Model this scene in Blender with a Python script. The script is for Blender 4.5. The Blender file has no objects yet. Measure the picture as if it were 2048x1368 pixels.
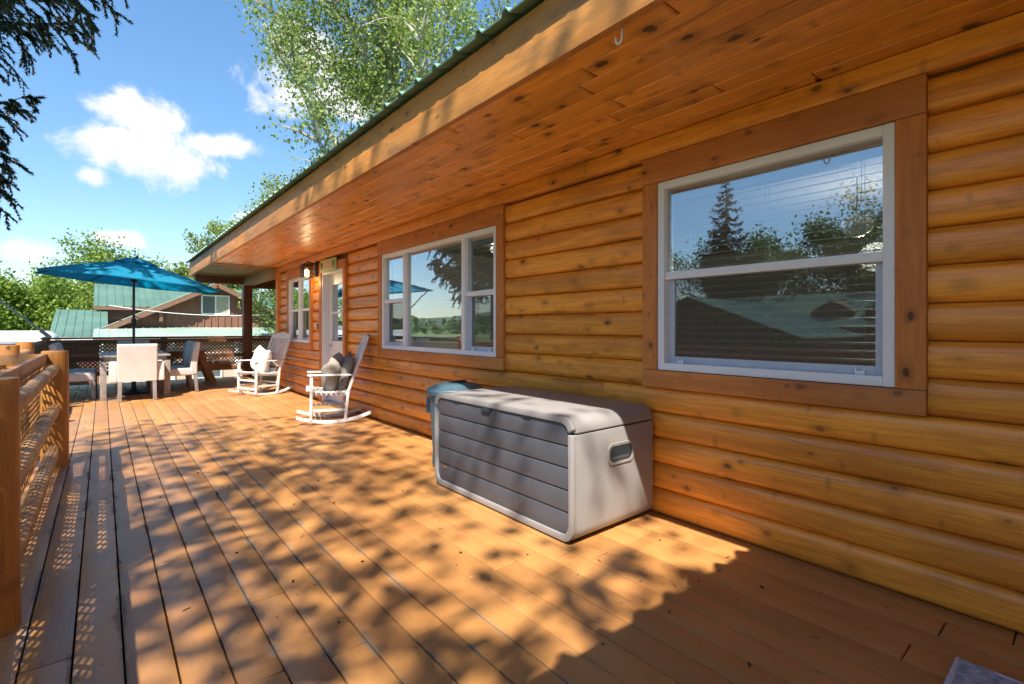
import bpy, bmesh, math, random
import numpy as np
from mathutils import Vector, Matrix
R = math.radians
random.seed(7)
scene = bpy.context.scene
C = scene.collection

# ------------------------------------------------------------------ camera
WALLX = 2.87
cam_d = bpy.data.cameras.new('camera')
cam = bpy.data.objects.new('camera', cam_d); C.objects.link(cam)
cam.location = (0, 0, 1.25)
cam.rotation_euler = (R(90), 0, R(-39.6))
cam_d.sensor_width = 36; cam_d.lens = 36 * 990 / 2048
cam_d.shift_y = -29 / 2048
cam_d.clip_start = 0.05; cam_d.clip_end = 6000
scene.camera = cam

# ------------------------------------------------------------------ light
SUN = Vector((-0.47, -0.50, 1.0)).normalized()
SUN_EL = math.asin(SUN.z); SUN_AZ = math.atan2(SUN.x, SUN.y)
w = bpy.data.worlds.new('World'); scene.world = w; w.use_nodes = True
nt = w.node_tree; nt.nodes.clear()
def N(nt, t, **k):
    n = nt.nodes.new(t)
    for a, b in k.items():
        if a == 'inp':
            for i, v in b.items(): n.inputs[i].default_value = v
        else: setattr(n, a, b)
    return n
def L(nt, a, b): nt.links.new(a, b)
def MATH(nt, op, a, b=None, c=None, clamp=False):
    n = nt.nodes.new('ShaderNodeMath'); n.operation = op; n.use_clamp = clamp
    for i, v in enumerate((a, b, c)):
        if v is None: continue
        if isinstance(v, (int, float)): n.inputs[i].default_value = v
        else: nt.links.new(v, n.inputs[i])
    return n.outputs[0]
def SMOOTH(nt, x, lo, hi):
    n = nt.nodes.new('ShaderNodeMapRange'); n.interpolation_type = 'SMOOTHSTEP'
    nt.links.new(x, n.inputs[0]); n.inputs[1].default_value = lo; n.inputs[2].default_value = hi
    return n.outputs[0]
def MIX(nt, f, a, b):
    n = nt.nodes.new('ShaderNodeMix'); n.data_type = 'RGBA'; n.clamp_factor = True
    for s, v in ((n.inputs[0], f), (n.inputs[6], a), (n.inputs[7], b)):
        if isinstance(v, (int, float)): s.default_value = v
        elif isinstance(v, tuple): s.default_value = v if len(v) == 4 else (*v, 1)
        else: nt.links.new(v, s)
    return n.outputs[2]
sky = N(nt, 'ShaderNodeTexSky', sky_type='NISHITA', sun_disc=False, sun_elevation=SUN_EL, sun_rotation=SUN_AZ,
        altitude=300, air_density=1.1, dust_density=0.1, ozone_density=3.6)
tc = N(nt, 'ShaderNodeTexCoord')
sep = N(nt, 'ShaderNodeSeparateXYZ'); L(nt, tc.outputs['Generated'], sep.inputs[0])
sx, sy, sz = sep.outputs
ys = MATH(nt, 'MAXIMUM', sy, 0.05)
u = MATH(nt, 'DIVIDE', sx, ys); v = MATH(nt, 'DIVIDE', sz, ys)
nA = N(nt, 'ShaderNodeTexNoise', inp={'Scale': 9.0, 'Detail': 9.0, 'Roughness': 0.62, 'Distortion': 0.25})
L(nt, tc.outputs['Generated'], nA.inputs['Vector'])
def blob(cu, cv, ru, rv, rot=0.0):
    a = MATH(nt, 'SUBTRACT', u, cu); b = MATH(nt, 'SUBTRACT', v, cv)
    ca, sa = math.cos(rot), math.sin(rot)
    p = MATH(nt, 'ADD', MATH(nt, 'MULTIPLY', a, ca / ru), MATH(nt, 'MULTIPLY', b, sa / ru))
    q = MATH(nt, 'ADD', MATH(nt, 'MULTIPLY', a, -sa / rv), MATH(nt, 'MULTIPLY', b, ca / rv))
    d = MATH(nt, 'SQRT', MATH(nt, 'ADD', MATH(nt, 'MULTIPLY', p, p), MATH(nt, 'MULTIPLY', q, q)))
    return MATH(nt, 'SUBTRACT', 1.0, d)
front = SMOOTH(nt, sy, 0.05, 0.25)
m = None
for args in ((.035, .285, .125, .060), (.035, .35, .08, .06), (.165, .32, .095, .026, .2), (.11, .275, .07, .055), (-.015, .235, .04, .022),
             (.27, .44, .085, .07), (.31, .53, .09, .06), (.38, .46, .12, .05), (.20, .66, .12, .05, .3), (-.08, .105, .07, .026), (.02, .14, .05, .02), (.215, .20, .05, .02)):
    b = blob(*args)
    m = b if m is None else MATH(nt, 'MAXIMUM', m, b)
fld = MATH(nt, 'ADD', m, MATH(nt, 'MULTIPLY', MATH(nt, 'SUBTRACT', nA.outputs[0], 0.5), 3.2))
cl1 = MATH(nt, 'MULTIPLY', SMOOTH(nt, fld, 0.12, 0.75), front)
nB = N(nt, 'ShaderNodeTexNoise', inp={'Scale': 3.1, 'Detail': 7.0, 'Roughness': 0.6})
mp = N(nt, 'ShaderNodeMapping'); mp.inputs['Scale'].default_value = (1, 1, 2.4); mp.inputs['Location'].default_value = (2.1, 5.2, 0.9)
L(nt, tc.outputs['Generated'], mp.inputs[0]); L(nt, mp.outputs[0], nB.inputs['Vector'])
cl2 = MATH(nt, 'MULTIPLY', SMOOTH(nt, nB.outputs[0], 0.65, 0.84), 0.75)
cl = MATH(nt, 'MAXIMUM', cl1, cl2)
cl = MATH(nt, 'MULTIPLY', cl, SMOOTH(nt, sz, 0.0, 0.05))
shade = MIX(nt, SMOOTH(nt, nA.outputs[0], 0.35, 0.7), (3.5, 3.65, 3.95), (4.2, 4.2, 4.25))
gam = N(nt, 'ShaderNodeGamma', inp={'Gamma': 0.78}); L(nt, sky.outputs[0], gam.inputs[0])
skyc = N(nt, 'ShaderNodeHueSaturation', inp={'Saturation': 1.28, 'Value': 1.15}); L(nt, gam.outputs[0], skyc.inputs['Color'])
col = MIX(nt, cl, skyc.outputs[0], shade)
bg = N(nt, 'ShaderNodeBackground', inp={'Strength': 0.113}); L(nt, col, bg.inputs[0])
out = N(nt, 'ShaderNodeOutputWorld'); L(nt, bg.outputs[0], out.inputs[0])

sun_d = bpy.data.lights.new('sun', 'SUN'); sun_d.energy = 4.5; sun_d.angle = R(0.53); sun_d.color = (1.0, 0.94, 0.83)
sun = bpy.data.objects.new('sun', sun_d); C.objects.link(sun)
sun.rotation_euler = (-SUN).to_track_quat('-Z', 'Y').to_euler()
vs = scene.view_settings
vs.view_transform = 'Standard'; vs.look = 'None'; vs.gamma = 1; vs.use_curve_mapping = False; vs.exposure = 1.34
scene.cycles.max_bounces = 6; scene.cycles.diffuse_bounces = 3; scene.cycles.glossy_bounces = 3; scene.cycles.transmission_bounces = 3; scene.cycles.transparent_max_bounces = 8
scene.cycles.adaptive_threshold = 0.02
scene.cycles.sample_clamp_indirect = 6
scene.cycles.use_denoising = True

# ------------------------------------------------------------------ materials
M = {}
def newmat(name):
    m = bpy.data.materials.new(name); m.use_nodes = True; M[name] = m
    nt = m.node_tree; return m, nt, nt.nodes['Principled BSDF']
def plain(name, c, rough=.5, metal=0, noise=.12, ns=8, spec=.5, emit=None, coat=0, bump=0, bs=60):
    m, nt, p = newmat(name)
    tcn = N(nt, 'ShaderNodeTexCoord')
    n = N(nt, 'ShaderNodeTexNoise', inp={'Scale': ns, 'Detail': 5.0, 'Roughness': .6}); L(nt, tcn.outputs['Object'], n.inputs['Vector'])
    a = tuple(x * (1 - noise) for x in c); b = tuple(min(1, x * (1 + noise)) for x in c)
    L(nt, MIX(nt, SMOOTH(nt, n.outputs[0], .3, .7), a, b), p.inputs['Base Color'])
    p.inputs['Roughness'].default_value = rough; p.inputs['Metallic'].default_value = metal
    p.inputs['Specular IOR Level'].default_value = spec; p.inputs['Coat Weight'].default_value = coat
    if emit:
        p.inputs['Emission Color'].default_value = (*emit[:3], 1); p.inputs['Emission Strength'].default_value = emit[3]
    if bump:
        n2 = N(nt, 'ShaderNodeTexNoise', inp={'Scale': bs, 'Detail': 3.0}); L(nt, tcn.outputs['Object'], n2.inputs['Vector'])
        bp = N(nt, 'ShaderNodeBump', inp={'Strength': bump, 'Distance': .01}); L(nt, n2.outputs[0], bp.inputs['Height']); L(nt, bp.outputs[0], p.inputs['Normal'])
    return m
def wood(name, c1, c2, knot, axis='Y', world=True, knots=.5, rough=.4, rnd=.25, kscale=1.0, coat=0, saw=False, weather=None, cross=11, spec=.5, norm=None, kmin=.45):
    m, nt, p = newmat(name)
    if world: vec = N(nt, 'ShaderNodeNewGeometry').outputs['Position']
    else: vec = N(nt, 'ShaderNodeTexCoord').outputs['Object']
    oi = N(nt, 'ShaderNodeObjectInfo')
    off = N(nt, 'ShaderNodeVectorMath', operation='SCALE'); off.inputs[0].default_value = (13, 29, 17); L(nt, oi.outputs['Random'], off.inputs['Scale'])
    add = N(nt, 'ShaderNodeVectorMath', operation='ADD'); L(nt, vec, add.inputs[0]); L(nt, off.outputs[0], add.inputs[1])
    def mapped(sl, sc, flat=False):
        mp = N(nt, 'ShaderNodeMapping'); s = [sc, sc, sc]; s['XYZ'.index(axis)] = sl
        if flat and norm: s['XYZ'.index(norm)] = .0
        mp.inputs['Scale'].default_value = s; L(nt, add.outputs[0], mp.inputs[0]); return mp.outputs[0]
    n1 = N(nt, 'ShaderNodeTexNoise', inp={'Scale': 1.0, 'Detail': 4.0, 'Roughness': .62, 'Distortion': .6}); L(nt, mapped(.9, cross), n1.inputs['Vector'])
    n2 = N(nt, 'ShaderNodeTexNoise', inp={'Scale': 1.0, 'Detail': 2.0, 'Roughness': .6, 'Distortion': .3}); L(nt, mapped(5, 95), n2.inputs['Vector'])
    n3 = N(nt, 'ShaderNodeTexNoise', inp={'Scale': 1.0, 'Detail': 2.0}); L(nt, mapped(.8, 1.6), n3.inputs['Vector'])
    st = MATH(nt, 'ADD', MATH(nt, 'MULTIPLY', n1.outputs[0], .62), MATH(nt, 'MULTIPLY', n2.outputs[0], .38))
    colr = MIX(nt, SMOOTH(nt, st, .37, .63), c1, c2)
    # patches of heavier stain
    colr = MIX(nt, MATH(nt, 'MULTIPLY', SMOOTH(nt, n3.outputs[0], .5, .75), .45), colr, tuple(x * .62 for x in c2))
    if knots > 0:
        nd = N(nt, 'ShaderNodeTexNoise', inp={'Scale': 26.0, 'Detail': 1.0}); L(nt, add.outputs[0], nd.inputs['Vector'])
        ndv = MATH(nt, 'MULTIPLY', MATH(nt, 'SUBTRACT', nd.outputs[0], .5), .14)
        for sl, sc, lo, hi, sel, dark in ((3.6 * kscale, 6.2 * kscale, .175, .12, 1 - knots, .93), (3.6 * kscale, 6.2 * kscale, .5, .12, 1 - knots, .42), (7.0 * kscale, 2.6 * kscale, .26, .06, 1 - knots * .6, .36)):
            vo = N(nt, 'ShaderNodeTexVoronoi', inp={'Scale': 1.0, 'Randomness': 1.0}); L(nt, mapped(sl, sc, True), vo.inputs['Vector'])
            dd = MATH(nt, 'ADD', vo.outputs['Distance'], ndv)
            sc_ = N(nt, 'ShaderNodeSeparateColor'); L(nt, vo.outputs['Color'], sc_.inputs[0])
            dd = MATH(nt, 'DIVIDE', dd, MATH(nt, 'ADD', .5, MATH(nt, 'MULTIPLY', sc_.outputs[1], .75)))
            k = MATH(nt, 'MULTIPLY', SMOOTH(nt, dd, lo, hi), MATH(nt, 'MULTIPLY', MATH(nt, 'GREATER_THAN', sc_.outputs[0], sel), MATH(nt, 'ADD', kmin, MATH(nt, 'MULTIPLY', sc_.outputs[2], 1 - kmin))))
            colr = MIX(nt, MATH(nt, 'MULTIPLY', k, dark), colr, knot)
    if knots > 0 and not saw:
        ck = N(nt, 'ShaderNodeTexNoise', inp={'Scale': 1.0, 'Detail': 2.0, 'Roughness': .4}); L(nt, mapped(.3, 9.5), ck.inputs['Vector'])
        cm = MATH(nt, 'MULTIPLY', SMOOTH(nt, MATH(nt, 'ABSOLUTE', MATH(nt, 'SUBTRACT', ck.outputs[0], .5)), .011, .003), SMOOTH(nt, n3.outputs[0], .48, .6))
        colr = MIX(nt, MATH(nt, 'MULTIPLY', cm, .4), colr, knot)
    if weather:
        wn = N(nt, 'ShaderNodeTexNoise', inp={'Scale': 1.0, 'Detail': 7.0, 'Roughness': .7}); L(nt, mapped(1.6, 7), wn.inputs['Vector'])
        colr = MIX(nt, MATH(nt, 'MULTIPLY', SMOOTH(nt, wn.outputs[0], .48, .66), weather[3]), colr, weather[:3])
    hs = N(nt, 'ShaderNodeHueSaturation'); L(nt, colr, hs.inputs['Color'])
    L(nt, MATH(nt, 'ADD', MATH(nt, 'MULTIPLY', oi.outputs['Random'], rnd), 1 - rnd / 2), hs.inputs['Value'])
    L(nt, hs.outputs[0], p.inputs['Base Color'])
    L(nt, MATH(nt, 'ADD', MATH(nt, 'MULTIPLY', n1.outputs[0], .25), rough - .12), p.inputs['Roughness'])
    p.inputs['Coat Weight'].default_value = coat; p.inputs['Coat Roughness'].default_value = .3; p.inputs['Specular IOR Level'].default_value = spec
    h = n2.outputs[0]
    if saw:
        wv = N(nt, 'ShaderNodeTexWave', wave_type='BANDS', bands_direction='DIAGONAL', inp={'Scale': 46.0, 'Distortion': 3.0, 'Detail': 2.0}); L(nt, add.outputs[0], wv.inputs['Vector'])
        h = MATH(nt, 'ADD', h, MATH(nt, 'MULTIPLY', wv.outputs[0], .8))
    bp = N(nt, 'ShaderNodeBump', inp={'Strength': .25, 'Distance': .004}); L(nt, h, bp.inputs['Height']); L(nt, bp.outputs[0], p.inputs['Normal'])
    return m

KN = (.075, .026, .008)
wood('log', (.92, .355, .038), (.63, .205, .021), KN, 'Y', knots=.68, rough=.34, rnd=.30, coat=.12, norm='X', kscale=1.75)
wood('log_v', (.78, .28, .034), (.60, .19, .022), KN, 'Z', knots=.3, rough=.38, rnd=.1, norm='X')
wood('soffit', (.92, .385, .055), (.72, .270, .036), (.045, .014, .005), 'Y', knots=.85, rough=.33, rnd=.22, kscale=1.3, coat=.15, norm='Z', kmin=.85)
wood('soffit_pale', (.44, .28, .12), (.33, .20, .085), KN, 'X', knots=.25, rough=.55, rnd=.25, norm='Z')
wood('fascia', (.60, .262, .060), (.48, .185, .038), KN, 'Y', knots=.12, rough=.5, rnd=.15, saw=True, weather=(.16, .085, .04, .5), norm='X', kscale=2.2)
wood('trim_y', (.66, .235, .044), (.50, .155, .028), KN, 'Y', knots=.3, rough=.55, rnd=.12, saw=True, norm='X', kscale=2.1)
wood('trim_z', (.66, .235, .044), (.50, .155, .028), KN, 'Z', knots=.3, rough=.55, rnd=.12, saw=True, norm='X', kscale=2.1)
wood('rail_post', (.50, .215, .045), (.37, .14, .028), KN, 'Z', knots=.3, rough=.45, rnd=.1)
wood('peeled', (.52, .28, .11), (.36, .17, .065), KN, 'Y', knots=.2, rough=.55, rnd=.1, weather=(.20, .15, .11, .8))
wood('rail_board', (.50, .25, .095), (.38, .16, .055), KN, 'Y', knots=.2, rough=.5, rnd=.15, weather=(.22, .15, .10, .5))
wood('lattice', (.44, .21, .065), (.35, .15, .045), KN, 'Z', knots=0, rough=.55, rnd=.0)
wood('brown_rail', (.20, .080, .034), (.13, .048, .022), KN, 'X', knots=0, rough=.5, rnd=.15)
wood('brown_post', (.21, .07, .025), (.15, .045, .017), KN, 'Z', knots=0, rough=.5, rnd=.1)
wood('picnic', (.40, .17, .05), (.30, .115, .032), KN, 'X', world=False, knots=0, rough=.5, rnd=.15)
wood('table_grey', (.30, .255, .22), (.22, .185, .16), (.1, .08, .07), 'Y', world=False, knots=0, rough=.5, rnd=.1)
plain('white_paint', (.70, .685, .66), .4, noise=.03, ns=12)
plain('vinyl', (.80, .80, .81), .35, noise=.02)
plain('door_paint', (.74, .735, .73), .4, noise=.03)
plain('sash_grey', (.52, .55, .62), .5, noise=.05)
plain('blind', (.82, .81, .78), .5, noise=.04)
plain('plaster', (.55, .51, .46), .8, noise=.05)
plain('sheathing', (.20, .075, .018), .8, noise=.1)
plain('black_metal', (.012, .012, .014), .35, noise=.1)
plain('nickel', (.5, .47, .43), .3, metal=1)
plain('hook', (.75, .72, .68), .4)
plain('lamp_glow', (.9, .8, .6), .5, emit=(1, .72, .36, 2.4))
plain('lamp_lens', (.9, .9, .88), .5, emit=(1, .92, .8, 5))
plain('pendant', (.85, .84, .80), .3, emit=(1, .97, .9, 0.04))
plain('sign', (.46, .55, .27), .55, noise=.12, ns=14)
plain('sign_panel', (.58, .45, .27), .6, noise=.15, ns=20)
plain('sign_dark', (.16, .25, .09), .6)
plain('taupe', (.275, .258, .25), .42, noise=.03, ns=5, bump=.03, bs=300)
plain('charcoal', (.070, .075, .090), .42, noise=.06, ns=6, bump=.04, bs=220)
plain('badge', (.5, .28, .14), .35, metal=.6)
plain('bin_blue', (.055, .115, .15), .45, noise=.08, ns=9)
plain('bin_dark', (.02, .03, .035), .5)
plain('cream', (.55, .50, .45), .85, noise=.05, ns=5, bump=.15, bs=160)
plain('cream_dark', (.35, .29, .25), .8)
plain('grey_legs', (.22, .19, .17), .5)
plain('pillow_white', (.70, .68, .64), .9, noise=.03, bump=.25, bs=26)
plain('pillow_grey', (.29, .255, .21), .9, noise=.12, bump=.25, bs=24)
plain('pillow_dark', (.19, .165, .145), .9, noise=.12, bump=.2, bs=30)
plain('pole_dark', (.012, .012, .015), .3, noise=.1)
plain('steel', (.28, .30, .34), .4, metal=.6)
plain('brown_wall', (.215, .098, .066), .75, noise=.12, ns=2)
plain('brown_trim', (.20, .105, .065), .65, noise=.1)
plain('brown_dark', (.06, .03, .02), .7)
plain('cable', (.7, .7, .7), .5)
plain('rv_white', (.78, .79, .80), .3, noise=.03)
plain('rv_grey', (.25, .27, .30), .4)
plain('mat', (.31, .34, .40), .95, noise=.35, ns=38, bump=.5, bs=120)
plain('mat_edge', (.50, .54, .62), .95, noise=.2, ns=60)
plain('bark', (.16, .13, .105), .9, noise=.35, ns=5, bump=.4, bs=20)
plain('bark_pale', (.36, .33, .29), .9, noise=.35, ns=6)
plain('bark_spruce', (.085, .06, .045), .9, noise=.3, ns=5)
plain('asphalt', (.16, .155, .15), .9, noise=.15, ns=1)
plain('dark_floor', (.10, .07, .05), .5)
plain('cone_brown', (.11, .05, .03), .8)
plain('debris', (.06, .03, .018), .9)

def metalroof(name, c, rough):
    m, nt, p = newmat(name)
    g = N(nt, 'ShaderNodeNewGeometry')
    n = N(nt, 'ShaderNodeTexNoise', inp={'Scale': .9, 'Detail': 6.0, 'Roughness': .65}); L(nt, g.outputs['Position'], n.inputs['Vector'])
    L(nt, MIX(nt, SMOOTH(nt, n.outputs[0], .35, .7), tuple(x * .86 for x in c), tuple(x * 1.15 for x in c)), p.inputs['Base Color'])
    p.inputs['Roughness'].default_value = rough
    return m
metalroof('roof_green', (.088, .165, .125), .48)
metalroof('roof_edge', (.17, .30, .24), .45)
metalroof('roof_pale', (.28, .385, .32), .5)
metalroof('roof_dull', (.10, .20, .17), .5)

# deck paint: solid stain, worn to grey timber along the board edges, scuffs and specks
m, nt, p = newmat('deck')
tcn = N(nt, 'ShaderNodeTexCoord'); geo = N(nt, 'ShaderNodeNewGeometry'); oi = N(nt, 'ShaderNodeObjectInfo')
sp = N(nt, 'ShaderNodeSeparateXYZ'); L(nt, tcn.outputs['Object'], sp.inputs[0])
ed = MATH(nt, 'ABSOLUTE', sp.outputs[0])
def dn(scale, detail=4, rough=.6, sc=(1, 1, 1), dist=0):
    mp = N(nt, 'ShaderNodeMapping'); mp.inputs['Scale'].default_value = sc; L(nt, geo.outputs['Position'], mp.inputs[0])
    n = N(nt, 'ShaderNodeTexNoise', inp={'Scale': scale, 'Detail': detail, 'Roughness': rough, 'Distortion': dist}); L(nt, mp.outputs[0], n.inputs['Vector']); return n.outputs[0]
grain = dn(1, 5, .65, (70, 3.5, 70), .4)
big = dn(1.1, 4)
base = MIX(nt, SMOOTH(nt, big, .35, .7), (.465, .219, .068), (.38, .168, .053))
base = MIX(nt, MATH(nt, 'MULTIPLY', SMOOTH(nt, grain, .52, .75), .3), base, (.29, .115, .038))
patch = dn(6.5, 5, .72, (1, .45, 1), .5)
worn = MATH(nt, 'MULTIPLY', SMOOTH(nt, MATH(nt, 'ADD', MATH(nt, 'MULTIPLY', ed, 14.0), MATH(nt, 'MULTIPLY', patch, 2.3)), 2.13, 2.24), .85)
spw = N(nt, 'ShaderNodeSeparateXYZ'); L(nt, geo.outputs['Position'], spw.inputs[0])
worn = MATH(nt, 'MULTIPLY', worn, SMOOTH(nt, MATH(nt, 'ADD', spw.outputs[0], MATH(nt, 'MULTIPLY', big, .8)), 2.1, 1.1))
base = MIX(nt, worn, base, MIX(nt, SMOOTH(nt, grain, .4, .65), (.27, .21, .155), (.16, .12, .09)))
trm = MATH(nt, 'MULTIPLY', SMOOTH(nt, dn(2.1, 5, .7, (1.6, .35, 1), .8), .42, .62), SMOOTH(nt, MATH(nt, 'ADD', spw.outputs[0], MATH(nt, 'MULTIPLY', big, .6)), 1.3, .3))
base = MIX(nt, MATH(nt, 'MULTIPLY', trm, .6), base, (.27, .165, .11))
dirt = SMOOTH(nt, dn(3.2, 6, .78, (1, .5, 1), 1.2), .57, .78)
base = MIX(nt, MATH(nt, 'MULTIPLY', dirt, .55), base, (.13, .085, .055))
spk = N(nt, 'ShaderNodeTexVoronoi', inp={'Scale': 17.0}); L(nt, geo.outputs['Position'], spk.inputs['Vector'])
ssel = N(nt, 'ShaderNodeSeparateColor'); L(nt, spk.outputs['Color'], ssel.inputs[0])
spm = MATH(nt, 'MULTIPLY', SMOOTH(nt, spk.outputs['Distance'], .13, .07), MATH(nt, 'GREATER_THAN', ssel.outputs[0], .93))
base = MIX(nt, MATH(nt, 'MULTIPLY', spm, .8), base, (.09, .045, .03))
hs = N(nt, 'ShaderNodeHueSaturation'); L(nt, base, hs.inputs['Color'])
L(nt, MATH(nt, 'ADD', MATH(nt, 'MULTIPLY', oi.outputs['Random'], .22), .89), hs.inputs['Value'])
L(nt, hs.outputs[0], p.inputs['Base Color'])
L(nt, MATH(nt, 'ADD', MATH(nt, 'MULTIPLY', patch, .28), MATH(nt, 'ADD', .25, MATH(nt, 'MULTIPLY', worn, .55))), p.inputs['Roughness'])
bp = N(nt, 'ShaderNodeBump', inp={'Strength': .35, 'Distance': .003}); L(nt, MATH(nt, 'MULTIPLY', grain, .8), bp.inputs['Height']); L(nt, bp.outputs[0], p.inputs['Normal'])

# glass: clear pane with a double-glazing reflection
m, nt, p = newmat('glass'); nt.nodes.remove(p)
fr = N(nt, 'ShaderNodeFresnel', inp={'IOR': 1.5}); tr = N(nt, 'ShaderNodeBsdfTransparent'); tr.inputs[0].default_value = (.80, .84, .84, 1)
gl = N(nt, 'ShaderNodeBsdfGlossy', inp={'Roughness': 0.0}); gl.inputs[0].default_value = (.9, .95, 1, 1)
geo = N(nt, 'ShaderNodeNewGeometry'); wn = N(nt, 'ShaderNodeTexNoise', inp={'Scale': 2.2, 'Detail': 1.0}); L(nt, geo.outputs['Position'], wn.inputs['Vector'])
bp = N(nt, 'ShaderNodeBump', inp={'Strength': .022, 'Distance': .02}); L(nt, wn.outputs[0], bp.inputs['Height']); L(nt, bp.outputs[0], gl.inputs['Normal'])
L(nt, MATH(nt, 'SUBTRACT', 1.5, MATH(nt, 'MULTIPLY', geo.outputs['Backfacing'], 1.5 - 1 / 1.5)), fr.inputs['IOR'])
ms = N(nt, 'ShaderNodeMixShader'); L(nt, MATH(nt, 'ADD', MATH(nt, 'MULTIPLY', fr.outputs[0], 2.4), .14, clamp=True), ms.inputs[0])
L(nt, tr.outputs[0], ms.inputs[1]); L(nt, gl.outputs[0], ms.inputs[2]); L(nt, ms.outputs[0], nt.nodes['Material Output'].inputs[0])
m, nt, p = newmat('screen'); nt.nodes.remove(p)
tr = N(nt, 'ShaderNodeBsdfTransparent'); df = N(nt, 'ShaderNodeBsdfDiffuse'); df.inputs[0].default_value = (.03, .032, .036, 1)
ms = N(nt, 'ShaderNodeMixShader', inp={0: .2}); L(nt, tr.outputs[0], ms.inputs[1]); L(nt, df.outputs[0], ms.inputs[2]); L(nt, ms.outputs[0], nt.nodes['Material Output'].inputs[0])

def leafmat(name, c1, c2, c3, trans=.35):
    m, nt, p = newmat(name)
    g = N(nt, 'ShaderNodeNewGeometry')
    cr = N(nt, 'ShaderNodeValToRGB'); e = cr.color_ramp.elements
    e[0].color = (*c1, 1); e[1].color = (*c3, 1); x = e.new(.5); x.color = (*c2, 1)
    L(nt, g.outputs['Random Per Island'], cr.inputs[0])
    L(nt, cr.outputs[0], p.inputs['Base Color']); p.inputs['Roughness'].default_value = .5; p.inputs['Specular IOR Level'].default_value = .35
    if trans:
        t = N(nt, 'ShaderNodeBsdfTranslucent'); L(nt, cr.outputs[0], t.inputs[0]); ms = N(nt, 'ShaderNodeMixShader', inp={0: trans})
        L(nt, p.outputs[0], ms.inputs[1]); L(nt, t.outputs[0], ms.inputs[2]); L(nt, ms.outputs[0], nt.nodes['Material Output'].inputs[0])
leafmat('leaf_poplar', (.16, .24, .05), (.24, .33, .075), (.36, .41, .13), .45)
leafmat('leaf_maple', (.13, .23, .03), (.20, .31, .045), (.31, .39, .075), .48)
leafmat('leaf_dark', (.045, .09, .022), (.06, .12, .03), (.10, .16, .04), .3)
leafmat('needle', (.012, .024, .013), (.018, .034, .017), (.032, .040, .020), .1)
# canopy cloth
m, nt, p = newmat('canopy'); p.inputs['Base Color'].default_value = (.004, .25, .43, 1); p.inputs['Roughness'].default_value = .8
t = N(nt, 'ShaderNodeBsdfTranslucent'); t.inputs[0].default_value = (.0, .31, .52, 1); ms = N(nt, 'ShaderNodeMixShader', inp={0: .42})
L(nt, p.outputs[0], ms.inputs[1]); L(nt, t.outputs[0], ms.inputs[2]); L(nt, ms.outputs[0], nt.nodes['Material Output'].inputs[0])
# ground
m, nt, p = newmat('ground')
geo = N(nt, 'ShaderNodeNewGeometry')
def gn(s, d=6):
    n = N(nt, 'ShaderNodeTexNoise', inp={'Scale': s, 'Detail': d, 'Roughness': .65}); L(nt, geo.outputs['Position'], n.inputs['Vector']); return n.outputs[0]
gc = MIX(nt, SMOOTH(nt, gn(2.5), .35, .7), (.055, .11, .022), (.12, .19, .04))
gc = MIX(nt, SMOOTH(nt, gn(.035, 4), .5, .62), gc, (.24, .20, .12))
L(nt, gc, p.inputs['Base Color']); p.inputs['Roughness'].default_value = .9
plain('hill', (.075, .11, .065), .95, noise=.35, ns=.02)

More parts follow.
